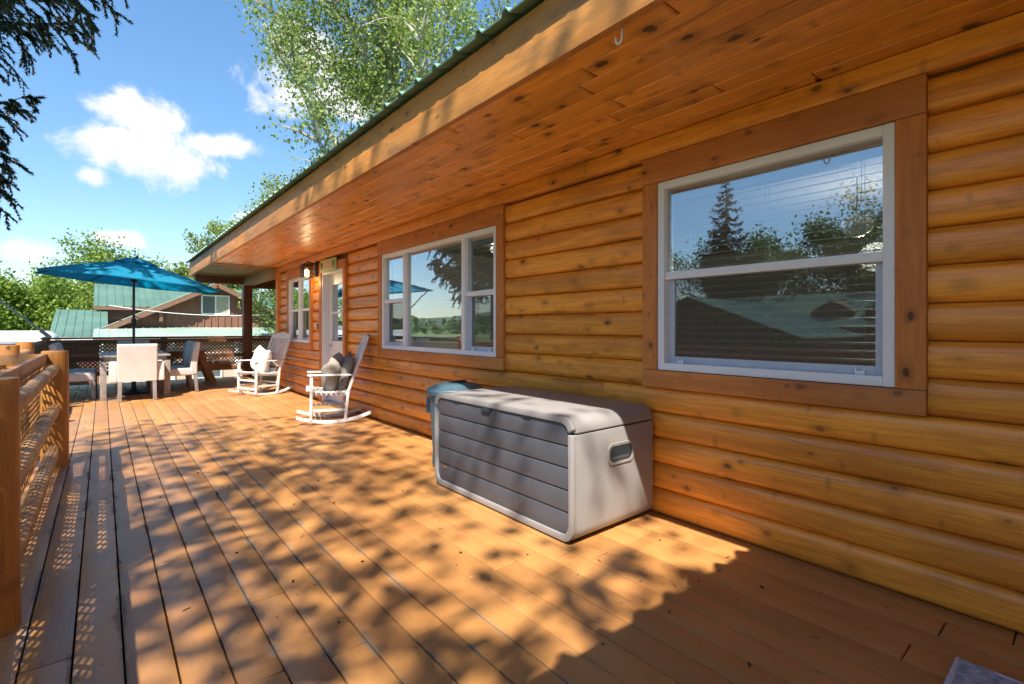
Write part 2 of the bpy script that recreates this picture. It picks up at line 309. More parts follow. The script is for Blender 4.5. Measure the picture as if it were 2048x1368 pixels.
# ------------------------------------------------------------------ mesh helpers
class MB:
    def __init__(s): s.v = []; s.f = []
    def add(s, vs, fs):
        o = len(s.v); s.v += [tuple(x) for x in vs]; s.f += [tuple(i + o for i in f) for f in fs]; return s
    def box(s, x0, x1, y0, y1, z0, z1, mat=None):
        vs = [(x, y, z) for x in (x0, x1) for y in (y0, y1) for z in (z0, z1)]
        if mat is not None: vs = [mat @ Vector(q) for q in vs]
        return s.add(vs, [(0, 1, 3, 2), (4, 6, 7, 5), (0, 4, 5, 1), (2, 3, 7, 6), (0, 2, 6, 4), (1, 5, 7, 3)])
    def bar(s, a, b, wx, wy, up=(0, 0, 1)):
        a = Vector(a); b = Vector(b); d = (b - a); l = d.length; d.normalize()
        upv = Vector(up)
        if abs(d.dot(upv)) > .98: upv = Vector((1, 0, 0))
        sx = d.cross(upv).normalized(); sy = sx.cross(d)
        mt = Matrix((( sx.x, sy.x, d.x, a.x), (sx.y, sy.y, d.y, a.y), (sx.z, sy.z, d.z, a.z), (0, 0, 0, 1)))
        return s.box(-wx / 2, wx / 2, -wy / 2, wy / 2, 0, l, mt)
    def tube(s, pts, rad, n=10, cap=True):
        pts = [Vector(q) for q in pts]
        if not isinstance(rad, (list, tuple)): rad = [rad] * len(pts)
        vs = []; fs = []; prev = None
        for i, q in enumerate(pts):
            d = (pts[min(i + 1, len(pts) - 1)] - pts[max(i - 1, 0)]).normalized()
            if prev is None: prev = d.orthogonal().normalized()
            a = (prev - d * prev.dot(d)).normalized(); prev = a; b = d.cross(a)
            for k in range(n):
                t = 2 * math.pi * k / n; vs.append(q + (a * math.cos(t) + b * math.sin(t)) * rad[i])
        for i in range(len(pts) - 1):
            for k in range(n):
                fs.append((i * n + k, i * n + (k + 1) % n, (i + 1) * n + (k + 1) % n, (i + 1) * n + k))
        if cap: fs += [tuple(reversed(range(n))), tuple(range((len(pts) - 1) * n, len(pts) * n))]
        return s.add(vs, fs)
    def lathe(s, prof, n=24, c=(0, 0, 0)):
        vs = []; fs = []
        for r, z in prof:
            for k in range(n):
                t = 2 * math.pi * k / n; vs.append((c[0] + r * math.cos(t), c[1] + r * math.sin(t), c[2] + z))
        for i in range(len(prof) - 1):
            for k in range(n): fs.append((i * n + k, i * n + (k + 1) % n, (i + 1) * n + (k + 1) % n, (i + 1) * n + k))
        fs += [tuple(reversed(range(n))), tuple(range((len(prof) - 1) * n, len(prof) * n))]
        return s.add(vs, fs)
    def prism(s, poly, d0, d1, axes='yzx'):
        ax = ['xyz'.index(c) for c in axes]; n = len(poly); vs = []
        for d in (d0, d1):
            for q in poly:
                vv = [0, 0, 0]; vv[ax[0]] = q[0]; vv[ax[1]] = q[1]; vv[ax[2]] = d; vs.append(vv)
        return s.add(vs, [tuple(range(n)), tuple(reversed(range(n, 2 * n)))] + [(i, (i + 1) % n + 0, (i + 1) % n + n, i + n) for i in range(n)])
    def mesh(s, name, bevel=0, seg=2, smooth=None, fix=True):
        me = bpy.data.meshes.new(name); me.from_pydata(s.v, [], s.f)
        bm = bmesh.new(); bm.from_mesh(me)
        if fix: bmesh.ops.recalc_face_normals(bm, faces=bm.faces)
        if bevel: bmesh.ops.bevel(bm, geom=[e for e in bm.edges if e.calc_face_angle(0) > .6], offset=bevel, segments=seg, affect='EDGES', profile=.6)
        ang = R(smooth if smooth else 40)
        if bevel or smooth:
            for f in bm.faces: f.smooth = True
            for e in bm.edges: e.smooth = e.calc_face_angle(0) < ang
        bm.to_mesh(me); bm.free(); return me
    def build(s, name, mat, parent=None, bevel=0, seg=2, smooth=None, loc=None):
        me = s.mesh(name, bevel, seg, smooth); return put(name, me, mat, parent, loc)
def put(name, me, mat, parent=None, loc=None, scale=None):
    if mat and not me.materials: me.materials.append(M[mat])
    o = bpy.data.objects.new(name, me); C.objects.link(o); o.parent = parent
    if loc: o.location = loc
    if scale: o.scale = scale
    return o
def tag(o, label=None, cat=None, group=None, kind=None):
    for k, x in (('label', label), ('category', cat), ('group', group), ('kind', kind)):
        if x: o[k] = x
    return o
def thing(name, label, cat, loc=(0, 0, 0), rz=0, group=None):
    o = bpy.data.objects.new(name, None); C.objects.link(o); o.location = loc; o.rotation_euler.z = rz; o.empty_display_size = .1
    return tag(o, label, cat, group)
def copy_tree(o, parent=None):
    c = o.copy(); C.objects.link(c); c.parent = parent
    for ch in list(o.children): copy_tree(ch, c)
    return c
def sheet(name, verts, faces, mat, parent=None):
    me = bpy.data.meshes.new(name); me.from_pydata(verts, [], faces); return put(name, me, mat, parent)
def npmesh(name, verts, nper, mat, parent, loc=None):
    """verts (n*nper,3): each run of nper verts is one face"""
    n = len(verts) // nper; me = bpy.data.meshes.new(name)
    me.vertices.add(len(verts)); me.vertices.foreach_set('co', np.ascontiguousarray(verts, dtype=np.float32).ravel())
    me.loops.add(len(verts)); me.loops.foreach_set('vertex_index', np.arange(len(verts), dtype=np.int32))
    me.polygons.add(n); me.polygons.foreach_set('loop_start', np.arange(0, len(verts), nper, dtype=np.int32)); me.polygons.foreach_set('loop_total', np.full(n, nper, dtype=np.int32))
    me.update(calc_edges=True); me.validate()
    return put(name, me, mat, parent, loc)
def ribbed(o, u, v, lu, lv, sp=.229, h=.019, wb=.055, wt=.022, thick=.003):
    """ribbed metal sheet: o corner at eave, u along the eave, v up the slope"""
    o = Vector(o); u = Vector(u).normalized(); v = Vector(v).normalized(); nrm = u.cross(v)
    if nrm.z < 0: nrm = -nrm
    pr = [(0, 0)]; k = sp / 2
    while k < lu - wb:
        pr += [(k - wb / 2, 0), (k - wt / 2, h), (k + wt / 2, h), (k + wb / 2, 0)]; k += sp
    pr.append((lu, 0)); vs = []; n = len(pr)
    for dz in (0, -thick):
        for s in (0, lv):
            for a, b in pr: vs.append(o + u * a + v * s + nrm * (b + dz))
    fs = []
    for i in range(n - 1):
        fs += [(i, i + 1, n + i + 1, n + i), (2 * n + i, 3 * n + i, 3 * n + i + 1, 2 * n + i + 1), (i, 2 * n + i, 2 * n + i + 1, i + 1), (n + i, n + i + 1, 3 * n + i + 1, 3 * n + i)]
    m = MB(); m.add(vs, fs); return m

# ------------------------------------------------------------------ setting: ground, road, hills
GZ = -2.0
gx = [-3000, -800, -200, -60, -20, 0, 20, 60, 200, 800, 3000]
sheet('ground', [(a, b, GZ) for a in gx for b in gx], [(i * 11 + j, (i + 1) * 11 + j, (i + 1) * 11 + j + 1, i * 11 + j + 1) for i in range(10) for j in range(10)], 'ground')['kind'] = 'structure'
tag(sheet('gravel_drive', [(-40, 16, GZ + .006), (-2.4, 16, GZ + .006), (-2.4, 27, GZ + .006), (-40, 30, GZ + .006)], [(0, 1, 2, 3)], 'asphalt'), kind='structure')
rng = np.random.default_rng(5)
nh = 180; hv = []; hf = []
for i in range(nh):
    a = 2 * math.pi * i / nh; rr = 1500
    hgt = 26 + 22 * math.sin(a * 3 + 1) + 12 * math.sin(a * 11 + 2) + 7 * math.sin(a * 23)
    for (q, z) in ((1.0, GZ - 5), (1.12, max(6, hgt) * .7), (1.3, max(8, hgt)), (1.6, GZ - 5)): hv.append((math.cos(a) * rr * q, math.sin(a) * rr * q, z))
for i in range(nh):
    for k in range(3): hf.append((i * 4 + k, ((i + 1) % nh) * 4 + k, ((i + 1) % nh) * 4 + k + 1, i * 4 + k + 1))
tag(sheet('hills', hv, hf, 'hill'), kind='structure')

# ------------------------------------------------------------------ deck (boards are pieces)
deck = bpy.data.objects.new('deck', None); C.objects.link(deck); deck['kind'] = 'structure'
BW = .150; GAP = .0065; DT = .034
def board_mesh(GAP):
    m = MB(); m.box(-(BW - GAP) / 2, (BW - GAP) / 2, -.5, .5, -DT, 0); return m.mesh('deck_board', .0035, 2)
bmesh_deck = board_mesh(GAP); bmesh_tight = board_mesh(.0028)
x = .063 - 6 * BW; rb = random.Random(3)
row = 0
def lay(xc, y0, y1, r):
    y = y0 - r.random() * 2.2
    while y < y1:
        ln = r.choice((2.4, 3.0, 3.6, 4.2)); a = max(y, y0); b = min(y + ln, y1)
        if b - a > .08:
            o = put('deck_board', bmesh_deck if xc < 1.3 else bmesh_tight, 'deck', deck, (xc, (a + b) / 2, r.uniform(-.0012, .0012)), (1, (b - a) - .005, 1))
        y += ln
k = -40
while .063 + (k + .5) * BW < 7.0:
    xc = .063 + (k + .5) * BW
    if -.52 < xc < 2.90: lay(xc, -4.5, 11.16, rb); lay(xc, 11.16, 14.25, rb)
    elif xc >= 2.90: lay(xc, 11.16, 14.25, rb)
    elif xc > -1.05: lay(xc, 6.0, 14.25, rb)
    k += 1
m = MB()
for y in np.arange(-4.3, 14.2, .8): m.bar((-.45 if y < 6 else -.95, y, -.16), (2.85, y, -.16), .05, .22)
m.build('joist', 'brown_dark', deck)
m = MB(); m.box(-.56, -.525, -4.5, 5.98, -.28, -.002); m.box(-1.09, -1.055, 5.98, 14.28, -.28, -.002); m.box(-1.055, -.56, 5.96, 5.998, -.28, -.002); m.box(-1.055, 7, 14.255, 14.29, -.28, -.002)
m.build('rim_joist', 'brown_rail', deck)
m = MB(); m.box(-.55, -.53, -4.5, 5.98, GZ, -.285); m.box(-1.08, -1.06, 5.98, 14.28, GZ, -.285); m.box(-1.055, 7, 14.26, 14.28, GZ, -.285); m.box(-.55, 2.85, -4.5, -4.48, GZ, -.1); m.build('light_block_skirt', 'brown_dark', deck)  # unseen skirt added to keep daylight from showing through the board gaps
m = MB()
for (px, py) in ((-.45, 0), (-.45, 3), (-.98, 6.2), (-.98, 10), (-.98, 14.1), (1.2, 14.1), (3, 14.1), (6.5, 14.1)): m.box(px - .07, px + .07, py - .07, py + .07, GZ, -.27)
m.build('support_posts', 'brown_post', deck)

# ------------------------------------------------------------------ the log cabin
cabin = thing('log_cabin', 'orange log-sided cabin with white windows, deep eave and green metal roof', 'house', (WALLX, 4, 0))
CP = Matrix.Translation((-WALLX, -4, 0))
def cput(o):
    """world-space mesh under the cabin root"""
    o.matrix_parent_inverse = cabin.matrix_world.inverted(); return o
bpy.context.view_layer.update()
H0, H1 = -4.0, 11.10     # wall extent along y
LH = .170
WIN = dict(near=(.64, 1.92, .97, 2.21), mid=(3.67, 6.14, .97, 2.21), far=(9.10, 10.40, .97, 2.19))
TR = .115
OPEN = [(a - TR, b + TR, c - .118, 2.388) for (a, b, c, d) in WIN.values()] + [(7.36, 8.55, -1, 2.30)]
# log piece: half-round profile, unit length
prof = []
nP = 11
for i in range(nP):
    t = i / (nP - 1); bul = (1 - abs(2 * t - 1) ** 2.6) ** .46
    prof.append((.020 - .031 * bul, .002 + t * (LH - .004)))
def log_mesh(k):
    r = random.Random(k); m = MB(); ny = 9; vs = []; n = nP + 2
    full = prof + [(.06, LH - .002), (.06, .002)]
    for j in range(ny):
        wob = r.uniform(-.0016, .0016)
        for (px, pz) in full: vs.append((px + (wob if px < .05 else 0), j / (ny - 1) - .5, pz))
    fs = [(j * n + i, j * n + (i + 1) % n, (j + 1) * n + (i + 1) % n, (j + 1) * n + i) for j in range(ny - 1) for i in range(n)]
    fs += [tuple(range(n)), tuple(reversed(range((ny - 1) * n, ny * n)))]
    m.add(vs, fs); return m.mesh('log', smooth=50)
log_meshes = [log_mesh(k) for k in range(5)]
rl = random.Random(11)
for r_ in range(14):
    z0 = r_ * LH; z1 = z0 + LH
    cuts = sorted((a, b) for (a, b, c, d) in OPEN if c < z1 - .02 and d > z0 + .02)
    segs = []; y = H0
    for a, b in cuts:
        segs.append((y, a)); y = b
    segs.append((y, H1))
    for a, b in segs:
        y = a
        while b - y > .03:
            ln = b - y
            if ln > 4.6: ln = rl.uniform(2.6, 4.4)
            cput(put('log', rl.choice(log_meshes), 'log', cabin, (WALLX, y + ln / 2, z0), (1, ln - .003, 1)))
            y += ln
m = MB(); m.box(WALLX - .045, WALLX + .03, H0, H1 - .02, 2.389, 2.512); cput(m.build('frieze_board', 'log', cabin, .012))
m = MB(); m.box(WALLX - .06, WALLX + .06, H1 - .005, H1 + .12, 0, 2.512); cput(m.build('corner_post', 'log_v', cabin, .01))
# sheathing with openings behind the logs
def wall_holes(x0, x1, y0, y1, z0, z1, holes):
    m = MB(); ysx = sorted({y0, y1, *[h[0] for h in holes], *[h[1] for h in holes]}); zsx = sorted({z0, z1, *[h[2] for h in holes], *[h[3] for h in holes]})
    for a, b in zip(ysx, ysx[1:]):
        for c, d in zip(zsx, zsx[1:]):
            if not any(h[0] - 1e-6 <= a and b <= h[1] + 1e-6 and h[2] - 1e-6 <= c and d <= h[3] + 1e-6 for h in holes): m.box(x0, x1, a, b, c, d)
    return m
holes = [tuple(v_) for v_ in WIN.values()] + [(7.47, 8.44, 0.0, 2.17)]
SHX = WALLX + .033
cput(wall_holes(SHX, SHX + .10, H0, H1 + .1, -.05, 2.6, holes).build('sheathing', 'sheathing', cabin))
m = MB(); m.box(SHX + .10, 8.0, H0, H0 + .1, -.05, 2.6); m.box(SHX + .10, 8.0, H1 + .0, H1 + .1, -.05, 2.6); m.box(8.0, 8.1, H0, H1 + .1, -2, 2.6)
m.box(SHX + .1, 8.0, H0, H1, 2.47, 2.6); m.box(SHX + .1, 8, 6.9, 7.0, -.05, 2.47)
cput(m.build('inner_wall', 'plaster', cabin))
m = MB(); m.box(SHX + .1, 8.0, H0, H1, -.06, 0.0); cput(m.build('inner_floor', 'dark_floor', cabin))
m = MB(); m.box(WALLX + .02, 8.1, H0, H1 + .1, GZ, -.07); cput(m.build('foundation', 'brown_dark', cabin))
# far gable side logs of the cabin
for r_ in range(14):
    o = put('log', log_meshes[r_ % 5], 'log', cabin, (WALLX + 2.6, H1 + .13, r_ * LH), (1, 5.0, 1)); o.rotation_euler.z = R(-90); cput(o)

FX = WALLX + .006      # window frame plane (front of the vinyl)
slat_mesh = {}
def window(y0, y1, z0, z1, lites, name):
    """lites: list of (ya, yb, hung)"""
    m = MB(); fw = .048
    xf0, xf1 = FX - .030, FX + .085
    m.box(xf0, xf1, y0, y0 + fw, z0, z1); m.box(xf0, xf1, y1 - fw, y1, z0, z1)
    m.box(xf0 + .001, xf1, y0 + fw, y1 - fw, z0, z0 + fw); m.box(xf0 + .001, xf1, y0 + fw, y1 - fw, z1 - fw, z1)
    for (a, b, hung) in lites[:-1]: m.box(xf0 + .002, xf1 - .002, b - .032, b + .032, z0 + fw, z1 - fw)
    W = cput(m.build('window', 'vinyl', cabin, .004))
    zm = z0 + (z1 - z0) * .5
    def sub(mb, nm, mat, bev=0, lab=None):
        o = mb.build(nm, mat, W, bev)
        if lab: o['label'] = lab
        return o
    for i, (a, b, hung) in enumerate(lites):
        ya = a + (fw if i == 0 else .032); yb = b - (fw if i == len(lites) - 1 else .032)
        za, zb = z0 + fw, z1 - fw
        def pane(pa, pb, pc, pd, px):
            q = MB(); q.box(px, px + .006, pa, pb, pc, pd); sub(q, 'pane', 'glass')
        if hung:
            q = MB(); q.box(FX - .018, FX + .04, ya, yb, zm - .024, zm + .024); sub(q, 'meeting_rail', 'vinyl', .003)
            pane(ya, yb, zm + .024, zb, FX + .012)
            s = .042; q = MB(); xs0, xs1 = FX + .026, FX + .052
            q.box(xs0, xs1, ya, ya + s, za, zm - .024); q.box(xs0, xs1, yb - s, yb, za, zm - .024); q.box(xs0 + .001, xs1, ya + s, yb - s, za, za + s)
            sub(q, 'sash', 'sash_grey', .003)
            pane(ya + s, yb - s, za + s, zm - .024, FX + .038)
            q = MB(); q.box(FX + .0345, FX + .036, ya + s - .004, yb - s + .004, za + s - .004, zm - .024); sub(q, 'insect_screen', 'screen')
            for yy in (ya + .10, yb - .10):
                q = MB(); q.box(FX + .0, FX + .016, yy - .02, yy + .02, za + .001, za + .018); q.box(FX - .004, FX + .010, yy - .02, yy - .014, za + .018, za + .03); q.box(FX - .004, FX + .010, yy + .014, yy + .02, za + .018, za + .03)
                sub(q, 'screen_clip', 'vinyl')
        else: pane(ya, yb, za, zb, FX + .012)
        # blind behind
        if name != 'far' :
            n = int((zb - za - .07) / .043); ln = yb - ya + .02
            for k in range(n):
                zz = zb - .09 - k * .043
                mk = slat_mesh.get(round(ln, 3))
                if mk is None:
                    q = MB(); q.add([(xx, yy, .003 * (1 - (xx / .025) ** 2)) for yy in (-ln / 2, ln / 2) for xx in (-.025, 0, .025)] , [(0, 1, 4, 3), (1, 2, 5, 4)])
                    q.add([(xx, yy, .003 * (1 - (xx / .025) ** 2) - .0022) for yy in (-ln / 2, ln / 2) for xx in (-.025, 0, .025)], [(0, 3, 4, 1), (1, 4, 5, 2)])
                    q.add([(-.025, -ln / 2, 0), (-.025, ln / 2, 0), (-.025, ln / 2, -.0022), (-.025, -ln / 2, -.0022)], [(0, 1, 2, 3)])
                    mk = slat_mesh[round(ln, 3)] = q.mesh('blind_slat', fix=False)
                o = put('blind_slat', mk, 'blind', W, (FX + .125, (ya + yb) / 2, zz)); o.rotation_euler.y = R(-13 if name == 'near' else -20)
            q = MB(); q.box(FX + .095, FX + .15, ya, yb, zb - .065, zb - .004); sub(q, 'blind_headrail', 'blind')
            q = MB()
            for f in np.linspace(.1, .9, max(2, int(ln / .32))):
                yy = ya + (yb - ya) * f
                q.box(FX + .0985, FX + .0995, yy - .0015, yy + .0015, za + .02, zb - .06); q.box(FX + .151, FX + .152, yy - .0015, yy + .0015, za + .02, zb - .06)
            sub(q, 'blind_cord', 'blind')
    # wooden trim boards
    t = TR; tx0, tx1 = WALLX - .034, WALLX + .030
    for (a, b, c, d, mt) in ((y0 - t, y0 - .002, z0 - .002, z1 + .002, 'trim_z'), (y1 + .002, y1 + t, z0 - .002, z1 + .002, 'trim_z')):
        q = MB(); q.box(tx0, tx1, a, b, c, d); sub(q, 'trim_board', mt, .004)
    q = MB(); q.box(tx0 - .003, tx1, y0 - t, y1 + t, z1 + .004, 2.386); sub(q, 'trim_board', 'trim_y', .004)
    q = MB(); q.box(tx0 - .003, tx1, y0 - t, y1 + t, z0 - .118, z0 - .004); sub(q, 'trim_board', 'trim_y', .004)
    return W
a = WIN['near']; window(*a, [(a[0], a[1], True)], 'near')
a = WIN['mid']; window(*a, [(a[0], 4.23, True), (4.23, 5.52, False), (5.52, a[1], True)], 'mid')
a = WIN['far']; window(*a, [(a[0], 9.75, True), (9.75, a[1], True)], 'far')

# door
m = MB(); jx0, jx1 = WALLX - .036, WALLX + .13
m.box(jx0, jx1, 7.47, 7.515, 0, 2.125); m.box(jx0, jx1, 8.395, 8.44, 0, 2.125); m.box(jx0 + .001, jx1, 7.47, 8.44, 2.125, 2.17)
D = cput(m.build('door', 'door_paint', cabin, .004))
m = wall_holes(WALLX + .075, WALLX + .12, 7.518, 8.392, .03, 2.122, [(7.65, 8.26, 1.03, 1.95)]); m.build('door_leaf', 'door_paint', D)
m = MB()
for (a, b, c, d) in ((7.63, 8.28, 1.95, 1.975), (7.63, 8.28, 1.005, 1.03), (7.63, 7.655, 1.03, 1.95), (8.255, 8.28, 1.03, 1.95), (7.655, 8.255, 1.475, 1.51)): m.box(WALLX + .064, WALLX + .09, a, b, c, d)
m.build('lite_frame', 'vinyl', D, .003)
m = MB(); m.box(WALLX + .094, WALLX + .1, 7.655, 8.255, 1.03, 1.475); m.build('pane', 'glass', D)
m = MB(); m.box(WALLX + .094, WALLX + .1, 7.655, 8.255, 1.51, 1.95); m.build('pane', 'glass', D)
m = MB(); m.tube([(WALLX + .072, 8.30, .95), (WALLX + .03, 8.30, .95)], .012, 10); m.tube([(WALLX + .035, 8.305, .95), (WALLX + .035, 8.19, .955)], .010, 8); m.lathe([(.03, 0), (.03, .008)], 16, (0, 0, 0)); 
for i in range(-32, 0): m.v[i] = (WALLX + .074 - m.v[i][2], 8.30 + m.v[i][0], .95 + m.v[i][1])
m.build('door_handle', 'nickel', D, smooth=40)
m = MB(); m.box(WALLX - .05, WALLX + .13, 7.47, 8.44, 0.002, .028); m.build('threshold', 'nickel', D, .004)
for (a, b, c, d, mt) in ((7.365, 7.468, 0, 2.17, 'trim_z'), (8.442, 8.545, 0, 2.17, 'trim_z'), (7.365, 8.545, 2.173, 2.298, 'trim_y')):
    q = MB(); q.box(WALLX - .05, WALLX + .03, a, b, c, d); q.build('trim_board', mt, D, .004)
m = MB(); m.box(WALLX - .052, WALLX - .022, 8.62, 8.66, 1.22, 1.32); cput(m.build('doorbell', 'steel', cabin, .004))
# soffit boards
EX = 1.65; SZ = 2.515
def soffit(y0, y1, mat, x0=EX + .02, x1=WALLX - .02, seed=1, wd=.134):
    n = int(round((x1 - x0) / wd)); wd = (x1 - x0) / n; r = random.Random(seed); me = {}
    q = MB(); q.box(-wd / 2 + .001, wd / 2 - .001, -.5, .5, 0, .02); me = q.mesh('soffit_board', .0065, 1)
    for i in range(n):
        y = y0 - r.random() * 1.5
        while y < y1:
            ln = r.uniform(.9, 2.3); a = max(y, y0); b = min(y1, y + ln)
            if b - a > .05: cput(put('soffit_board', me, mat, cabin, (x0 + (i + .5) * wd, (a + b) / 2, SZ), (1, b - a - .006, 1)))
            y += ln
soffit(H0, 11.12, 'soffit')
q = MB(); q.box(EX + .02, WALLX - .03, 11.12, 11.16, SZ - .015, SZ + .02); cput(q.build('soffit_batten', 'trim_z', cabin))
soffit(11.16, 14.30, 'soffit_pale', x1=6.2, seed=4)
m = MB(); m.box(EX + .02, 6.2, H0, 14.30, SZ + .024, SZ + .045); cput(m.build('soffit_backing', 'sheathing', cabin))
# fascia boards
FH = .30
for i, (a, b) in enumerate(((H0, 3.55), (3.55, 8.2), (8.2, 11.0), (11.0, 14.33))):
    q = MB(); q.box(EX - .02, EX + .02, a + .0015, b - .0015, SZ - .012, SZ + FH); cput(q.build('fascia_board', 'fascia', cabin, .003))
m = MB(); m.box(EX + .02, 6.4, 14.30, 14.34, SZ - .012, SZ + FH); cput(m.build('fascia_board', 'fascia', cabin, .003))
# roof
ez = SZ + FH + .012; sl = Vector((1, 0, .30)).normalized(); rlen = 5.2
m = ribbed((EX - .092, 14.42, ez), (0, -1, 0), sl, 14.42 - H0, rlen, h=.028, wb=.06, wt=.022, thick=.008); roof = cput(m.build('roof', 'roof_edge', cabin))
m = MB(); e0 = Vector((EX - .012, 0, ez - .008)); e1 = e0 + sl * (rlen - .1)
m.add([(e.x, y, e.z + dz) for y in (H0, 14.30) for e in (e0, e1) for dz in (-.02, -.001)], [(0, 1, 3, 2), (4, 6, 7, 5), (0, 4, 5, 1), (2, 3, 7, 6), (0, 2, 6, 4), (1, 5, 7, 3)])
m.build('roof_deck', 'sheathing', roof)
top = Vector((EX - .092, 0, ez)) + sl * rlen
m = ribbed((top.x + 5.0, 14.42, top.z - 1.5), (0, -1, 0), (-1, 0, .30), 14.42 - H0, 5.2); m.build('roof_back', 'roof_green', roof)
# hooks under the fascia
for y in (1.31, 5.06, 9.6):
    m = MB(); pts = [(EX + .035, y, SZ), (EX + .035, y, SZ - .045)] + [(EX + .035 , y + .016 * (1 - math.cos(t)), SZ - .045 - .018 * math.sin(t)) for t in np.linspace(.3, 3.1, 7)] + [(EX + .035, y + .034, SZ - .03)]
    m.tube(pts, .0045, 8); cput(m.build('hook', 'hook', cabin, smooth=60))
# far porch: post, beams
m = MB(); m.box(2.73, 2.93, 13.86, 14.06, 0, 2.30); cput(m.build('porch_post', 'brown_post', cabin, .01))
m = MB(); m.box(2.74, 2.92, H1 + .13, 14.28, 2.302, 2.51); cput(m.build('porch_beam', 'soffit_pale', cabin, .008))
m = MB(); m.box(1.70, 2.72, 13.88, 14.04, 2.33, 2.50); m.box(2.94, 6.2, 13.88, 14.04, 2.25, 2.50); cput(m.build('porch_beam', 'brown_rail', cabin, .008))
m = MB(); m.box(6.0, 6.2, 13.86, 14.06, 0, 2.25); cput(m.build('porch_post', 'brown_post', cabin, .01))
# wing of the cabin behind the camera: its eave crosses the deck and shades the near end
WY, WZ = -.16, 2.92
m = ribbed((-1.3, WY, WZ), (1, 0, 0), (0, -1, .30), 2.95, 4.2, sp=.229, h=.055, wb=.12, wt=.03); cput(m.build('wing_roof', 'roof_green', cabin))
m = MB(); m.box(-1.25, 1.62, WY - .10, WY - .065, WZ - .28, WZ - .01); cput(m.build('fascia_board', 'fascia', cabin, .003))
m = MB(); m.box(-1.25, 1.62, -4.2, WY - .105, WZ - .28, WZ - .25); cput(m.build('wing_soffit', 'soffit', cabin))
m = MB(); m.box(-.45, -.28, -.5, -.33, 0, WZ - .285); cput(m.build('porch_post', 'rail_post', cabin, .01))
m = MB(); m.box(-.5, 2.85, -4.2, -4.05, 0, WZ - .285); cput(m.build('wing_wall', 'log', cabin))

# wall lantern and sign
lan = thing('wall_lantern', 'black metal box lantern with lit warm glass panes on the wall by the door', 'lantern', (WALLX - .05, 8.72, 2.25))
m = MB(); m.box(.0, .03, -.06, .06, -.13, .13); m.build('backplate', 'black_metal', lan, .006)
m = MB(); m.tube([(.0, 0, .09), (-.14, 0, .12), (-.14, 0, .085)], .011, 8); m.build('arm', 'black_metal', lan)
m = MB(); cx = -.14; h0, h1, wd = -.15, .06, .075
for sx_ in (-1, 1):
    for sy_ in (-1, 1): m.box(cx + sx_ * wd - .008, cx + sx_ * wd + .008, sy_ * wd - .008, sy_ * wd + .008, h0, h1)
for zz in (h0, h1 - .015, h0 + .065, h0 + .14):
    for s in (-1, 1):
        m.box(cx - wd, cx + wd, s * wd - .006, s * wd + .006, zz, zz + .012); m.box(cx + s * wd - .006, cx + s * wd + .006, -wd, wd, zz + .0005, zz + .0115)
for s in (-1, 1):
    m.box(cx - .005, cx + .005, s * wd - .005, s * wd + .005, h0, h1); m.box(cx + s * wd - .005, cx + s * wd + .005, -.005, .005, h0, h1)
m.add([(cx + a * r_, b * r_, z) for z, r_ in ((h1, .1), (h1 + .03, .045)) for a, b in ((-1, -1), (1, -1), (1, 1), (-1, 1))], [(0, 1, 2, 3), (4, 7, 6, 5), (0, 4, 5, 1), (1, 5, 6, 2), (2, 6, 7, 3), (3, 7, 4, 0)])
m.build('cage', 'black_metal', lan)
m = MB(); m.lathe([(.005, -.13), (.034, -.125), (.04, -.06), (.032, -.02), (.01, -.005)], 16, (cx, 0, 0)); m.build('bulb', 'lamp_glow', lan, smooth=60)
ld = bpy.data.lights.new('lantern_light', 'POINT'); ld.energy = 2.0; ld.color = (1, .7, .38); ld.shadow_soft_size = .04
lo = bpy.data.objects.new('lantern_light', ld); C.objects.link(lo); lo.parent = lan; lo.location = (cx, 0, -.2)
sg = thing('door_sign', 'pale green wooden sign with leaf marks above the white door', 'sign', (WALLX - .055, 8.02, 2.255))
m = MB(); m.box(-.03, 0, -.34, .34, -.095, .095); m.build('board', 'sign', sg, .004)
m = MB(); m.box(-.033, -.029, -.20, .20, -.06, .06); m.build('panel', 'sign_panel', sg)
for s in (-1, 1):
    m = MB()
    for k in range(5):
        a = -.6 + k * .3
        m.bar((-.032, s * .265, -.06), (-.032, s * .265 + .11 * math.sin(a), -.06 + .12 * math.cos(a)), .016, .004, (1, 0, 0))
    m.build('leaf_motif', 'sign_dark', sg)
# pendant lamp inside the near room
pl = thing('pendant_lamp', 'white fluted glass lamp hanging inside behind the nearest window', 'lamp', (4.5, 1.25, 2.02)); pl.scale = (.66, .66, .9)
m = MB(); m.lathe([(.02, .11), (.10, .10), (.15, .06), (.17, .02), (.14, -.03), (.07, -.07), (.01, -.08)], 20); m.build('shade', 'pendant', pl, smooth=30)
m = MB(); m.tube([(0, 0, .10), (0, 0, .445)], .008, 8); m.build('rod', 'nickel', pl)

